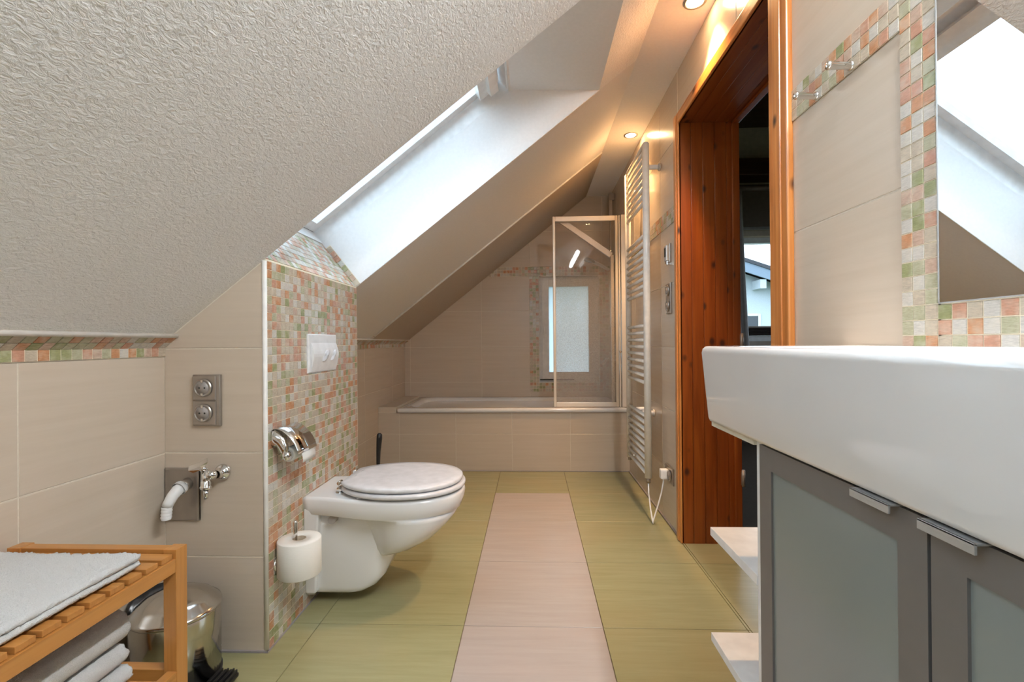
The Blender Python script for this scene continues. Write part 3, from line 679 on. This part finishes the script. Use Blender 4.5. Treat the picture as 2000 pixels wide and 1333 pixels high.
# ------------------------------------------------------------------ wall plates
def ring_socket(parent, s, a, b, h, r=.022):
    """recessed round socket on surface s at (a, b)"""
    c = s.at(a, b, h)
    w = obj('socket_well', MB().lathe([(r+.004, 0), (r+.002, .003), (r, .0035), (r-.0015, .0005), (r-.003, -.0002)], c, s.n, 28), 'brushed_nickel', parent)
    obj('socket_floor', MB().lathe([(r-.001, .0012), (0, .0014)], c, s.n, 24), 'socket_grey', w)
    obj('socket_core', MB().lathe([(r*.80, .0012), (r*.80, .0028), (0, .0030)], c, s.n, 20), 'socket_grey', w)
    pins = MB()
    for da in (-.0075, .0075): pins.lathe([(.0026, .0036), (0, .0037)], s.at(a+da, b, h), s.n, 10)
    obj('pin_holes', pins, 'dark_hole', w)
    cl = MB()
    for db in (-1, 1):
        q = s.at(a, b+db*r*.84, h+.002); e1 = s.u*.003; e2 = s.v*.0035; e3 = s.n*.0025
        cl = MB(); cl.add([q-e1-e2, q+e1-e2, q+e1+e2, q-e1+e2, q-e1-e2+e3, q+e1-e2+e3, q+e1+e2+e3, q-e1+e2+e3], [(4,5,6,7),(0,1,5,4),(1,2,6,5),(2,3,7,6),(3,0,4,7)])
        obj('earth_clip', cl, 'chrome', w)
def plate(s, a0, a1, b0, b1, t, mat, name, parent, bev=.002, h0=.0012):
    mb = MB(); s.geo(mb, rect(a0, b0, a1, b1), t, bev)
    mb.v = [tuple(Vector(v)+s.n*h0) for v in mb.v]; return obj(name, mb, mat, parent)
ds = thing('double_socket', 'brushed metal double power socket on the cream tiles left of the mosaic wall', 'socket')
plate(WF, -.9578, -.8785, .6405, .785, .009, 'brushed_nickel', 'cover_frame', ds)
plate(WF, -.956, -.889, .643, .7115, .0125, 'brushed_nickel', 'insert', ds); plate(WF, -.956, -.889, .7130, .783, .0125, 'brushed_nickel', 'insert', ds)
ring_socket(ds, WF, -.924, .7485, .0165); ring_socket(ds, WF, -.924, .6775, .0165)
dp = thing('drain_plate', 'square brushed metal drain plate with a white hose elbow near the floor shelf', 'drain fitting')
plate(WF, -1.043, -.943, .3715, .520, .008, 'brushed_nickel', 'cover_plate', dp, .003)
plate(WF, -.948, -.943, .3745, .517, .012, 'brushed_nickel', 'edge_lip', dp, .001)
obj('pipe_stub', MB().tube([(-.975, YA-.004, .478), (-.975, YA-.032, .474)], .0165, 16), 'brushed_nickel', dp)
el = obj('hose_elbow', MB().tube([(-.975, YA-.026, .475), (-.976, YA-.045, .470), (-.979, YA-.060, .458), (-.985, YA-.067, .441), (-.988, YA-.069, .432)], [.0155, .0155, .0145, .0135, .013], 16).lathe([(.0185, -.007), (.0195, 0), (.0185, .007)], (-.975, YA-.038, .473), (0, -1, -.25), 16), 'white_plastic', dp)
nz_ = MB()
for k in range(4): nz_.lathe([(.0118, 0), (.0135, -.003), (.0115, -.010)], (-.988-.0008*k, YA-.069, .433-.0085*k), (0, 0, 1), 16)
obj('barbed_nozzle', nz_, 'white_plastic', el)
tp = thing('washing_machine_tap', 'chrome appliance tap with winged handle right of the drain plate', 'tap')
obj('rosette', MB().lathe([(.0225, 0), (.0220, .006), (.017, .011), (.012, .013), (.011, .03)], (-.874, YA-.004, .510), (0, -1, 0), 28), 'chrome', tp)
obj('valve_body', MB().tube([(-.874, YA-.03, .510), (-.880, YA-.042, .511), (-.893, YA-.05, .513)], [.010, .013, .013], 14).tube([(-.893, YA-.05, .527), (-.893, YA-.05, .478)], [.011, .012], 14).lathe([(.0095, 0), (.013, .003), (.013, .016), (.0145, .018), (.0145, .024), (.010, .027)], (-.893, YA-.05, .500), (0, 0, -1), 16).tube([(-.893, YA-.05, .475), (-.893, YA-.05, .448)], [.007, .006], 12), 'chrome', tp)
hd = MB().tube([(-.893, YA-.05, .524), (-.903, YA-.056, .537)], [.008, .010], 12)
hd.loft([[(-.932, YA-.062, .540), (-.926, YA-.072, .530), (-.914, YA-.070, .524), (-.918, YA-.058, .536)], [(-.905, YA-.056, .549), (-.897, YA-.066, .541), (-.893, YA-.066, .532), (-.898, YA-.052, .543)], [(-.888, YA-.050, .560), (-.880, YA-.060, .552), (-.884, YA-.060, .545), (-.888, YA-.048, .553)]], smooth=False)
obj('wing_handle', hd, 'chrome', tp)
# sockets beside the door
s2 = thing('wall_socket', 'brushed metal double socket on the wall beside the wooden door frame', 'socket')
WRp = WR
plate(WRp, 2.225, 2.298, .998, 1.141, .009, 'brushed_nickel', 'cover_frame', s2)
ring_socket(s2, WRp, 2.262, 1.106, .013); ring_socket(s2, WRp, 2.262, 1.034, .013)
s3 = thing('floor_socket', 'low brushed metal socket holding the white radiator plug', 'socket')
plate(WRp, 2.215, 2.34, .205, .280, .009, 'brushed_nickel', 'cover_frame', s3)
ring_socket(s3, WRp, 2.258, .242, .013)
th = thing('thermostat', 'small brushed metal control unit with display beside the door frame', 'thermostat')
plate(WRp, 2.232, 2.302, 1.236, 1.322, .009, 'brushed_nickel', 'cover_frame', th)
plate(WRp, 2.24, 2.276, 1.244, 1.314, .022, 'light_aluminium', 'display_housing', th)
plate(WRp, 2.246, 2.270, 1.262, 1.305, .0235, 'dark_hole', 'display', th)
plate(WRp, 2.25, 2.268, 1.226, 1.244, .016, 'chrome', 'key', th)
# flush plate
fp = thing('flush_plate', 'white dual flush plate on the mosaic wall above the toilet', 'flush plate')
plate(WM, 1.565, 1.792, .771, .9035, .010, 'white_plastic', 'base_plate', fp, .003)
prof = []
sw = MB(); v = []; f = []
for k in range(11):
    t = k/10; z = .873-.095*t; hgt = .0145+.017*math.sin(math.pi*min(1, t*1.9)**.6 / 1.0 if t < .53 else math.pi*(1-(t-.53)*.0))*0
    b = .0125+.0105*(math.sin(math.pi*min(1, t/.45)/2) if t < .45 else 1-((t-.45)/.55)**1.3)
    v += [(XM+b, 1.580, z), (XM+b, 1.786, z)]
v += [(XM+.012, 1.580, .873), (XM+.012, 1.786, .873), (XM+.012, 1.580, .778), (XM+.012, 1.786, .778)]
for k in range(10): f.append((2*k, 2*k+1, 2*k+3, 2*k+2))
f.append(tuple([22]+[2*k for k in range(11)]+[24])); f.append(tuple([23]+[2*k+1 for k in range(11)]+[25]))
f += [(22, 23, 1, 0), (24, 25, 21, 20)]
sw.add(v, f); obj('curved_cover', sw, 'white_plastic', fp)
for (yc, ry_, nm) in ((1.672, .022, 'flush_button'), (1.738, .014, 'flush_button')):
    q = MB(); ringo = []
    for rr_, hh in ((1.0, .024), (.94, .0290), (.80, .0300), (0.01, .0302)):
        ringo.append([(XM+hh-.004+.003*math.cos(2*math.pi*k/24), yc+ry_*rr_*math.cos(2*math.pi*k/24)+.012*rr_*math.sin(2*math.pi*k/24), .828+.020*rr_*math.sin(2*math.pi*k/24)+.006*math.cos(2*math.pi*k/24)*rr_) for k in range(24)])
    q.loft(ringo, cap=False); obj(nm, q, 'seat_plastic', fp)
# hooks
for (yy, zz, lab) in ((.985, 1.432, 'chrome wall hook on the mosaic band nearer the mirror'), (1.103, 1.432, 'chrome wall hook on the mosaic band nearer the door frame')):
    h_ = thing('wall_hook', lab, 'hook', 'hooks on the mosaic band')
    obj('base_disc', MB().lathe([(.009, 0), (.009, .003), (.0075, .004)], (XR-.004, yy, zz-.012), (-1, 0, 0), 20), 'chrome', h_)
    obj('peg', MB().lathe([(.0075, 0), (.0075, .036), (.0085, .038), (.0085, .043), (.006, .046), (0, .047)], (XR-.007, yy, zz-.012), (-1, 0, .05), 20), 'chrome', h_)
# ------------------------------------------------------------------ mirror
mi = thing('wall_mirror', 'large frameless mirror framed by mosaic tiles above the washbasin', 'mirror')
obj('mirror_glass', MB().box((XR-.006, -.34, .9275), (XR-.003, .7815, 1.90)), 'mirror_silver', mi)
obj('polished_edge', MB().box((XR-.0065, .7815, .9265), (XR-.002, .7835, 1.90)).box((XR-.0065, -.34, .9255), (XR-.002, .7835, .9275)), 'light_aluminium', mi)
ml = thing('added_fill_lamp', 'added tubular fill lamp above the mirror out of frame', 'lamp')  # unseen lamp added to brighten the near slope and basin
obj('lamp_body', MB().box((XR-.045, -.37, 1.95), (XR-.004, .67, 1.985), 0, .004), 'brushed_nickel', ml)
obj('light_tube', MB().tube([(XR-.075, -.35, 1.965), (XR-.075, .65, 1.965)], .026, 14), 'fill_tube_glow', ml)
# ------------------------------------------------------------------ washbasin + vanity
ba = thing('washbasin', 'long white ceramic washbasin above the vanity cabinet', 'washbasin')
def rr2(x0, x1, y0, y1, r, z): return rr(x0, x1, y0, y1, r, z, 4)
B0, B1 = -.20, 1.026
rings = [rr2(.364, XR-.004, B0+.018, B1-.042, .010, .7060), rr2(.3585, XR-.004, B0+.012, B1-.037, .012, .7085), rr2(.3570, XR-.004, B0+.010, B1-.033, .013, .714), rr2(.3565, XR-.004, B0+.006, B1-.018, .014, .77), rr2(.355, XR-.004, B0, B1-.002, .014, .845), rr2(.3565, XR-.004, B0+.001, B1-.003, .0145, .853), rr2(.361, XR-.004, B0+.005, B1-.007, .0145, .858), rr2(.366, XR-.005, B0+.01, B1-.012, .0145, .859),
         rr2(.385, .60, B0+.13, B1-.20, .03, .858), rr2(.390, .595, B0+.136, B1-.206, .03, .852), rr2(.410, .575, B0+.17, B1-.24, .04, .78), rr2(.44, .545, B0+.3, B1-.37, .04, .765)]
obj('basin_body', MB().loft(rings), 'white_ceramic', ba)
obj('waste', MB().lathe([(0, .004), (.02, .004), (.023, 0)], (.49, .40, .7655), (0, 0, 1), 20), 'chrome', ba)
va = thing('vanity_cabinet', 'white vanity cabinet with aluminium framed frosted doors and open end shelves', 'cabinet')
vx = .375; cz0, cz1 = .235, .7045
obj('top_board', MB().box((.366, .8065, .6965), (XR-.005, .990, .7055), 0, .0006), 'cream_board', va)
obj('side_panel', MB().box((.371, .7875, cz0), (XR-.005, .8065, cz1), 0, .001), 'white_lacquer', va)
obj('side_panel', MB().box((.371, B0+.04, cz0), (XR-.005, B0+.058, cz1), 0, .001), 'white_lacquer', va)
obj('bottom_panel', MB().box((.385, B0+.058, cz0), (XR-.005, .7875, cz0+.018), 0, .001), 'white_lacquer', va)
obj('back_panel', MB().box((XR-.012, B0+.058, cz0+.018), (XR-.005, .7875, cz1)), 'white_lacquer', va)
for z, nm in ((.4725, 'shelf'), (.253, 'shelf')):
    obj(nm, MB().box((.370, .8065, z-.0085), (XR-.005, 1.014, z+.0085), 0, .0008), 'white_lacquer', va)
def vdoor(y0, y1, h0, h1):
    d = empty('door'); d.parent = va
    fr = MB(); s_ = .0365; a, b = .366, .384
    fr.prism([(y1, cz1-.002), (y1, cz0), (y1-s_, cz0+s_), (y1-s_, cz1-s_)], 0, a, b)
    fr.prism([(y0, cz1-.002), (y0, cz0), (y0+s_, cz0+s_), (y0+s_, cz1-s_)], 0, a, b)
    fr.prism([(y0, cz1-.002), (y1, cz1-.002), (y1-s_, cz1-s_), (y0+s_, cz1-s_)], 0, a, b)
    fr.prism([(y0, cz0), (y1, cz0), (y1-s_, cz0+s_), (y0+s_, cz0+s_)], 0, a, b)
    d_ = obj('door_frame', fr, 'matt_aluminium', va)
    bpy.data.objects.remove(d)
    obj('pane', MB().box((a+.003, y0+s_-.002, cz0+s_-.002), (a+.008, y1-s_+.002, cz1-s_+.002)), 'frosted_pane', d_)
    obj('handle', MB().box((.3535, h0, .7030), (.385, h1, .7052), 0, .0006).box((.3535, h0, .6955), (.3560, h1, .7052), 0, .0006), 'light_aluminium', d_)
vdoor(.4595, .786, .491, .549); vdoor(.129, .4555, .398, .4555); vdoor(-.14, .1255, .03, .088)
# ------------------------------------------------------------------ toilet
to = thing('toilet', 'white wall hung toilet with closed lid on the mosaic wall', 'toilet')
YC = 1.658; NX = 40
def dring(x0, xf, wb, wm, z, n=48, e=2.25):
    """D-shaped outline: flat at the wall x0 with half width wb, widest wm, front at xf"""
    out = []; xm = x0 + (xf-x0)*.55
    for k in range(n+1):
        a = -math.pi/2+math.pi*k/n; c, s_ = math.cos(a), math.sin(a)
        x = xm+(xf-xm)*abs(c)**(2/e); y = YC+wm*math.copysign(abs(s_)**(2/e), s_); out.append((x, y, z))
    m = 14
    for k in range(1, m+1):
        t = k/m; ww = wm+(wb-wm)*(t*t*(3-2*t)); out.append((xm+(x0-xm)*t, YC+ww, z))
    for k in range(0, m):
        t = 1-k/m; ww = wm+(wb-wm)*(t*t*(3-2*t)); out.append((xm+(x0-xm)*t, YC-ww, z))
    return out
xw = XM+.003
rings = [dring(-.53, -.49, .05, .085, .163), dring(-.55, -.44, .06, .10, .170), dring(-.565, -.38, .07, .125, .190), dring(-.58, -.325, .075, .144, .222), dring(-.595, -.285, .08, .156, .262), dring(-.61, -.262, .085, .161, .292), dring(-.635, -.258, .09, .165, .304), dring(xw, -.257, .116, .166, .3085), dring(xw, -.247, .122, .169, .312), dring(xw, -.238, .124, .172, .340), dring(xw, -.236, .125, .173, .358), dring(xw+.002, -.239, .122, .170, .3665), dring(xw+.006, -.246, .117, .163, .369)]
obj('bowl', MB().loft(rings), 'white_ceramic', to)
def trr(x0, xf, w, z, r=.03):
    out = rr(x0, xf, YC-w, YC+w, min(r, w*.9, (xf-x0)*.45), z, 6); return out
rings = [trr(xw, -.585, .088, .040, .03), trr(xw, -.555, .092, .046, .035), trr(xw, -.525, .094, .062, .04), trr(xw, -.50, .096, .09, .05), trr(xw, -.482, .098, .13, .06), trr(xw, -.468, .10, .17, .06), trr(xw, -.46, .10, .20, .06), trr(xw, -.44, .10, .26, .06), trr(xw, -.43, .10, .306, .06)]
obj('trap_body', MB().loft(rings), 'white_ceramic', to)
rings = [trr(xw, -.722, .104, .040, .006), trr(xw, -.715, .112, .05, .006), trr(xw, -.708, .120, .20, .006), trr(xw, -.700, .1235, .31, .006), trr(xw, -.690, .1235, .345, .006)]
obj('wall_flange', MB().loft(rings, smooth=False), 'white_ceramic', to)
obj('fixing_cap', MB().tube([(-.655, YC-.125, .294), (-.655, YC-.06, .294)], .013, 14), 'socket_grey', to)
mk = MB()
for k in range(5): mk.box((-.684+.006*k, YC-.1255-.0000, .3325), (-.6802+.006*k, YC-.1225, .3365))
obj('printed_mark', mk, 'socket_grey', to)
def seat_ring(x0, xf, w, z, wb):
    xm = x0+(xf-x0)*.47; ab = (xm-x0)/math.sqrt(max(.05, 1-(wb/w)**2.0)); out = []; k0 = math.asin(min(1, wb/w))
    for k in range(49):
        a = -math.pi/2+math.pi*k/48; c, s_ = math.cos(a), math.sin(a)
        out.append((xm+(xf-xm)*abs(c)**(2/2.15), YC+w*math.copysign(abs(s_)**(2/2.15), s_), z))
    for k in range(1, 17):
        a = math.pi/2+(math.pi/2-k0)*k/16; out.append((xm+ab*math.cos(a), YC+w*math.sin(a), z))
    for k in range(16, 0, -1):
        a = math.pi/2+(math.pi/2-k0)*k/16; out.append((xm+ab*math.cos(a), YC-w*math.sin(a), z))
    return out
sx = -.640
def slab(name, xf, w, z0, z1, parent, mat='seat_plastic', dome=.0, wb=.085):
    r_ = []; h = z1-z0
    for ins, z in ((.006, z0), (.0015, z0+h*.2), (0, z0+h*.5), (.0015, z0+h*.8), (.006, z1), (.03, z1+dome*.5), (.09, z1+dome)):
        r_.append(seat_ring(sx+min(ins, .03), xf-ins, w-ins, z, max(wb-ins, .02)))
    return obj(name, MB().loft(r_), mat, parent)
st = slab('seat', -.234, .181, .3755, .3915, to)
ld = slab('lid', -.243, .176, .3945, .4105, to, dome=.003)
for (xx, yy) in ((-.56, YC-.140), (-.34, YC-.125), (-.56, YC+.140), (-.34, YC+.125)):
    obj('seat_buffer', MB().tube([(xx, yy, .366), (xx, yy, .3765)], .007, 10), 'seat_plastic', to)
for yy in (YC-.072, YC+.072):
    hm = MB().tube([(-.648, yy, .367), (-.648, yy, .385)], [.010, .0085], 14).tube([(-.648, yy-.012, .3835), (-.648, yy+.014, .3835)], .0065, 12).tube([(-.648, yy-.012, .4015), (-.648, yy+.014, .4015)], .0062, 12).box((-.653, yy-.008, .376), (-.618, yy+.008, .382), 0, .001).box((-.650, yy-.008, .398), (-.618, yy+.008, .404), 0, .001)
    hm.lathe([(.014, 0), (.014, .003), (.010, .004)], (-.648, yy, .3685), (0, 0, 1), 18)
    obj('hinge', hm, 'chrome', to)
# toilet brush
tb = thing('toilet_brush', 'black handled toilet brush standing behind the toilet', 'toilet brush')
obj('holder', MB().lathe([(0, 0), (.046, 0), (.048, .01), (.044, .12), (.040, .125), (.038, .12), (.040, .02), (0, .018)], (-.675, 2.12, .001), (0, 0, 1), 24), 'black_plastic', tb)
obj('handle', MB().tube([(-.685, 2.10, .10), (-.684, 2.095, .30), (-.678, 2.085, .39), (-.672, 2.08, .45), (-.671, 2.079, .468), (-.671, 2.079, .474)], [.006, .007, .0095, .0125, .0115, .006], 14), 'black_plastic', tb)
obj('brush_head', MB().lathe([(.01, .03), (.03, .04), (.033, .07), (.025, .10), (.01, .11)], (-.683, 2.11, 0), (0, 0, 1), 20), 'white_plastic', tb)
# ------------------------------------------------------------------ paper holder with cover
ph = thing('paper_holder', 'chrome toilet paper holder with curved cover on the mosaic wall', 'paper holder')
ay0, ay1, axx, azz = 1.362, 1.448, -.708, .548
arm = []
for (x, z, ry_, rz_) in ((XM+.004, .600, .012, .023), (-.742, .599, .012, .0225), (-.731, .592, .011, .021), (-.721, .580, .0105, .019), (-.713, .565, .010, .017), (-.708, .549, .010, .0150)):
    arm.append([(x+rz_*.55*math.cos(a)*(1 if x > -.73 else .2), 1.350+ry_*math.sin(a), z+rz_*math.cos(a)) for a in [2*math.pi*k/14 for k in range(14)]])
obj('curved_arm', MB().loft(arm).lathe([(0, -.012), (.012, -.010), (.0155, 0), (.015, .010), (.010, .014)], (axx, 1.350, azz), (0, 1, 0), 18), 'chrome', ph)
obj('spindle', MB().tube([(axx, 1.352, azz), (axx, ay1+.004, azz)], .006, 10), 'chrome', ph)
cv = MB(); v = []; f = []
pr = [(-.7485, .6245)]+[(axx+.050*math.cos(a), azz+.002+.050*math.sin(a)+.024*max(0, (math.radians(150)-0)*0)) for a in []]
pr = [(-.7485, .622), (-.741, .6265), (-.731, .6265), (-.718, .621), (-.704, .611), (-.691, .598), (-.680, .582), (-.672, .564), (-.669, .553)]
for (x, z) in pr: v += [(x, 1.345, z), (x, 1.462, z)]
for k in range(len(pr)-1): f.append((2*k, 2*k+1, 2*k+3, 2*k+2))
cv.add(v, f, 0, True); c_ = obj('cover', cv, 'chrome', ph); md = c_.modifiers.new('thickness', 'SOLIDIFY'); md.thickness = .0015
tr = thing('toilet_roll', 'nearly used toilet roll hanging under the chrome cover', 'toilet paper')
obj('paper_roll', MB().lathe([(.010, 0), (.021, 0), (.021, ay1-ay0), (.010, ay1-ay0), (.010, 0)], (axx, ay0, azz), (0, 1, 0), 32), 'paper', tr)
fl = MB(); v = []; f = []
for (x, z) in ((-.681, .566), (-.674, .556), (-.669, .545), (-.667, .534), (-.668, .524)): v += [(x, ay0+.004, z), (x, ay1-.002, z)]
for k in range(4): f.append((2*k, 2*k+1, 2*k+3, 2*k+2))
fl.add(v, f, 0, True); fo = obj('loose_sheet', fl, 'paper', tr); md = fo.modifiers.new('thickness', 'SOLIDIFY'); md.thickness = .0008
# spare roll on its stand
sh = thing('spare_roll_holder', 'chrome upright spare roll holder fixed low on the mosaic wall', 'paper holder')
rc = (-.6885, 1.385)
obj('wall_rosette', MB().lathe([(.021, 0), (.021, .004), (.014, .010), (.009, .012)], (XM+.004, 1.372, .226), (1, 0, 0), 24), 'chrome', sh)
obj('arm', MB().tube([(XM+.01, 1.372, .226), (-.737, 1.374, .219), (-.732, 1.376, .196), (-.722, 1.380, .186), (rc[0]-.01, rc[1], .1835), (rc[0]-.012, rc[1], .19)], .0065, 12), 'chrome', sh)
obj('post', MB().tube([(rc[0]-.012, rc[1], .187), (rc[0]-.012, rc[1], .344), (rc[0]-.012, rc[1], .348)], [.006, .006, .004], 12), 'chrome', sh)
sr2 = thing('spare_toilet_roll', 'full white toilet roll on the upright holder in front of the toilet', 'toilet paper')
obj('paper_roll', MB().lathe([(.019, 0), (.059, 0), (.0605, .002), (.0605, .101), (.059, .103), (.019, .103), (.019, 0)], (rc[0], rc[1], .1935), (0, 0, 1), 48), 'paper', sr2)
obj('core', MB().lathe([(.0165, .001), (.019, .001), (.019, .1032), (.0165, .1032), (.0165, .001)], (rc[0], rc[1], .1935), (0, 0, 1), 32), 'cardboard', sr2)
# ------------------------------------------------------------------ ceiling spotlights
for (xx, yy, lab, vis) in ((.580, 1.689, 'recessed ceiling spotlight above the doorway', 1), (.580, 2.765, 'recessed ceiling spotlight above the towel radiator', 1)):
    s_ = thing('ceiling_spotlight', lab, 'lamp', 'ceiling spotlights')
    obj('trim_ring', MB().lathe([(.040, 0), (.039, -.003), (.033, -.0045), (.029, -.003), (.0275, .002)], (xx, yy, ZC), (0, 0, 1), 32), 'brushed_nickel', s_)
    obj('bulb', MB().lathe([(.026, 0), (.025, -.003), (.018, -.0055), (.008, -.007), (0, -.0072)], (xx, yy, ZC-.001), (0, 0, 1), 24), 'lamp_glow', s_)
    d = bpy.data.lights.new('spot_beam', 'SPOT'); d.energy = SPOT_W; d.color = SPOT_COL; d.spot_size = math.radians(85); d.spot_blend = .55; d.shadow_soft_size = .02
    lo_ = bpy.data.objects.new('spot_beam', d); COL.objects.link(lo_); lo_.location = (xx, yy, ZC-.012); lo_.parent = s_
# ------------------------------------------------------------------ slatted bench
be = thing('wooden_bench', 'low slatted beech shelf bench against the left tiled wall', 'bench')
zt_, xr_, xl_, yb_, yn_ = .474, -.688, -1.030, .925, .33
def leg(x0, x1, y0, y1): obj('leg', MB().box((x0, y0, 0), (x1, y1, zt_), 0, .001), 'beech_z', be)
leg(xr_-.026, xr_, yb_-.029, yb_); leg(xl_, xl_+.026, yb_-.029, yb_); leg(xr_-.026, xr_, yn_, yn_+.029); leg(xl_, xl_+.026, yn_, yn_+.029)
for (x0, x1) in ((xr_-.019, xr_-.001), (xl_+.001, xl_+.019)):
    obj('side_rail', MB().box((x0, yn_+.029, .431), (x1, yb_-.029, .457), 0, .001), 'beech_y', be)
    obj('side_rail', MB().box((x0, yn_+.029, .215), (x1, yb_-.029, .240), 0, .001), 'beech_y', be)
obj('end_rail', MB().box((xl_+.026, yb_-.026, .432), (xr_-.026, yb_-.004, zt_-.001), 0, .001), 'beech_x', be)
obj('end_rail', MB().box((xl_+.026, yb_-.026, .215), (xr_-.026, yb_-.004, .240), 0, .001), 'beech_x', be)
y = yb_-.031
k = 0
while y > yn_+.02:
    obj('slat', MB().box((xl_+.004, y-.0275, .4575), (xr_-.0215+.016, y, .467), 0, .0008), 'beech_x', be)
    obj('lower_slat', MB().box((xl_+.004, y-.0275, .2405), (xr_-.003, y, .248), 0, .0008), 'beech_x', be) if k else None
    y -= .0363; k += 1
# towels
def towel(name, x0, x1, y0, y1, z0, layers, th, label, seed, fn=None, group='white towels on the bench'):
    """folded towel: layers of terry, folded edge at +x; fn(x,y,z)->offset"""
    mb = MB(); nx, ny = 90, 150
    for L in range(layers):
        zb_ = z0+L*th; rings = []
        for j in range(ny+1):
            y = y0+(y1-y0)*j/ny; ring = []
            def P(x, z):
                d = noise.noise(Vector((x*9, y*9, z*30+seed+L*5)))*.0035+noise.noise(Vector((x*210, y*210, z*210+seed)))*.0034
                xx, yy, zz = x, y, z
                if fn: xx, yy, zz = fn(x, y, z)
                return (xx+d*.6, yy+d*.5, zz+d)
            h = th*.97
            for i_ in range(nx+1): ring.append(P(x0+(x1-h*.5-x0)*i_/nx, zb_))
            for i_ in range(1, 8):
                a = -math.pi/2+math.pi*i_/8; ring.append(P(x1-h*.5+h*.5*math.cos(a), zb_+h*.5+h*.5*math.sin(a)))
            for i_ in range(nx+1): ring.append(P(x1-h*.5-(x1-h*.5-x0)*i_/nx, zb_+h))
            rings.append(ring)
        mb.loft(rings)
    o = obj(name, mb, 'terry_towel', label=label, category='towel', group=group); return o
def f1(x, y, z):
    t = (y-.30)/.53
    return (x, y+(-.02)*(x+.7), z-.006*max(0, t-.9))
towel('folded_towel', -1.02, -.706, .34, .832, .4715, 2, .0115, 'white terry towel folded flat on top of the bench', 3, f1, 'white towels on the bench')
def roll_(s): return lambda x, y, z: (x+(0.0)*(y-.5), y, z)
zs_ = [.2495, .293, .336]
for k, (z0, xx, h, lab) in enumerate(((.2515, -.742, .027, 'bottom white towel of the stack under the bench top'), (.2820, -.752, .034, 'middle white towel of the stack under the bench top'), (.3200, -.748, .064, 'thick top white towel of the stack under the bench top'))):
    towel('folded_towel', -1.0, xx, .37, .86, z0, 1, h, lab, 20+k*9)
# ------------------------------------------------------------------ pedal bin
bn = thing('pedal_bin', 'chrome pedal bin with domed lid behind the bench leg', 'bin')
bc = (-.926, 1.205); br = .100
obj('bin_body', MB().lathe([(0, .012), (br, .012), (br, .180), (br-.001, .184), (br-.004, .184), (br-.004, .15)], (*bc, 0), (0, 0, 1), 56), 'bin_steel', bn)
obj('base_ring', MB().lathe([(0, .001), (br+.002, .001), (br+.003, .013), (br-.002, .014)], (*bc, 0), (0, 0, 1), 48), 'black_plastic', bn)
obj('lid', MB().lathe([(br-.004, -.003), (br+.0015, -.001), (br+.0025, .003), (br+.001, .007), (br-.005, .010), (br-.018, .024), (br-.035, .034), (br-.06, .041), (.02, .044), (0, .0445)], (bc[0], bc[1], .186), (.02, -.03, 1), 56), 'bin_steel', bn)
hm = MB(); ri = []
for j in range(15):
    a = math.radians(112+j*6.5); w_ = math.sin(math.pi*j/14)**.6
    r0 = br+.0035; r1 = r0+.003+.013*w_; zb2 = .178-.075*w_*(1 if j > 8 else .45); zt2 = .196+.026*w_
    c_, s_ = math.cos(a), math.sin(a)
    ri.append([(bc[0]+r0*c_, bc[1]+r0*s_, zb2), (bc[0]+r1*c_, bc[1]+r1*s_, zb2+.01), (bc[0]+r1*c_, bc[1]+r1*s_, zt2-.006), (bc[0]+(r0-.004)*c_, bc[1]+(r0-.004)*s_, zt2+.003)])
hm.loft(ri); obj('hinge_cover', hm, 'black_plastic', bn)
pd = MB().box((bc[0]+.098, bc[1]-.045, .008), (bc[0]+.160, bc[1]+.010, .018), 0, .003)
for k in range(7): pd.box((bc[0]+.108+.0075*k, bc[1]-.043, .017), (bc[0]+.1115+.0075*k, bc[1]+.008, .026+.003*(k % 2)))
obj('pedal', pd, 'black_plastic', bn)
center_things()
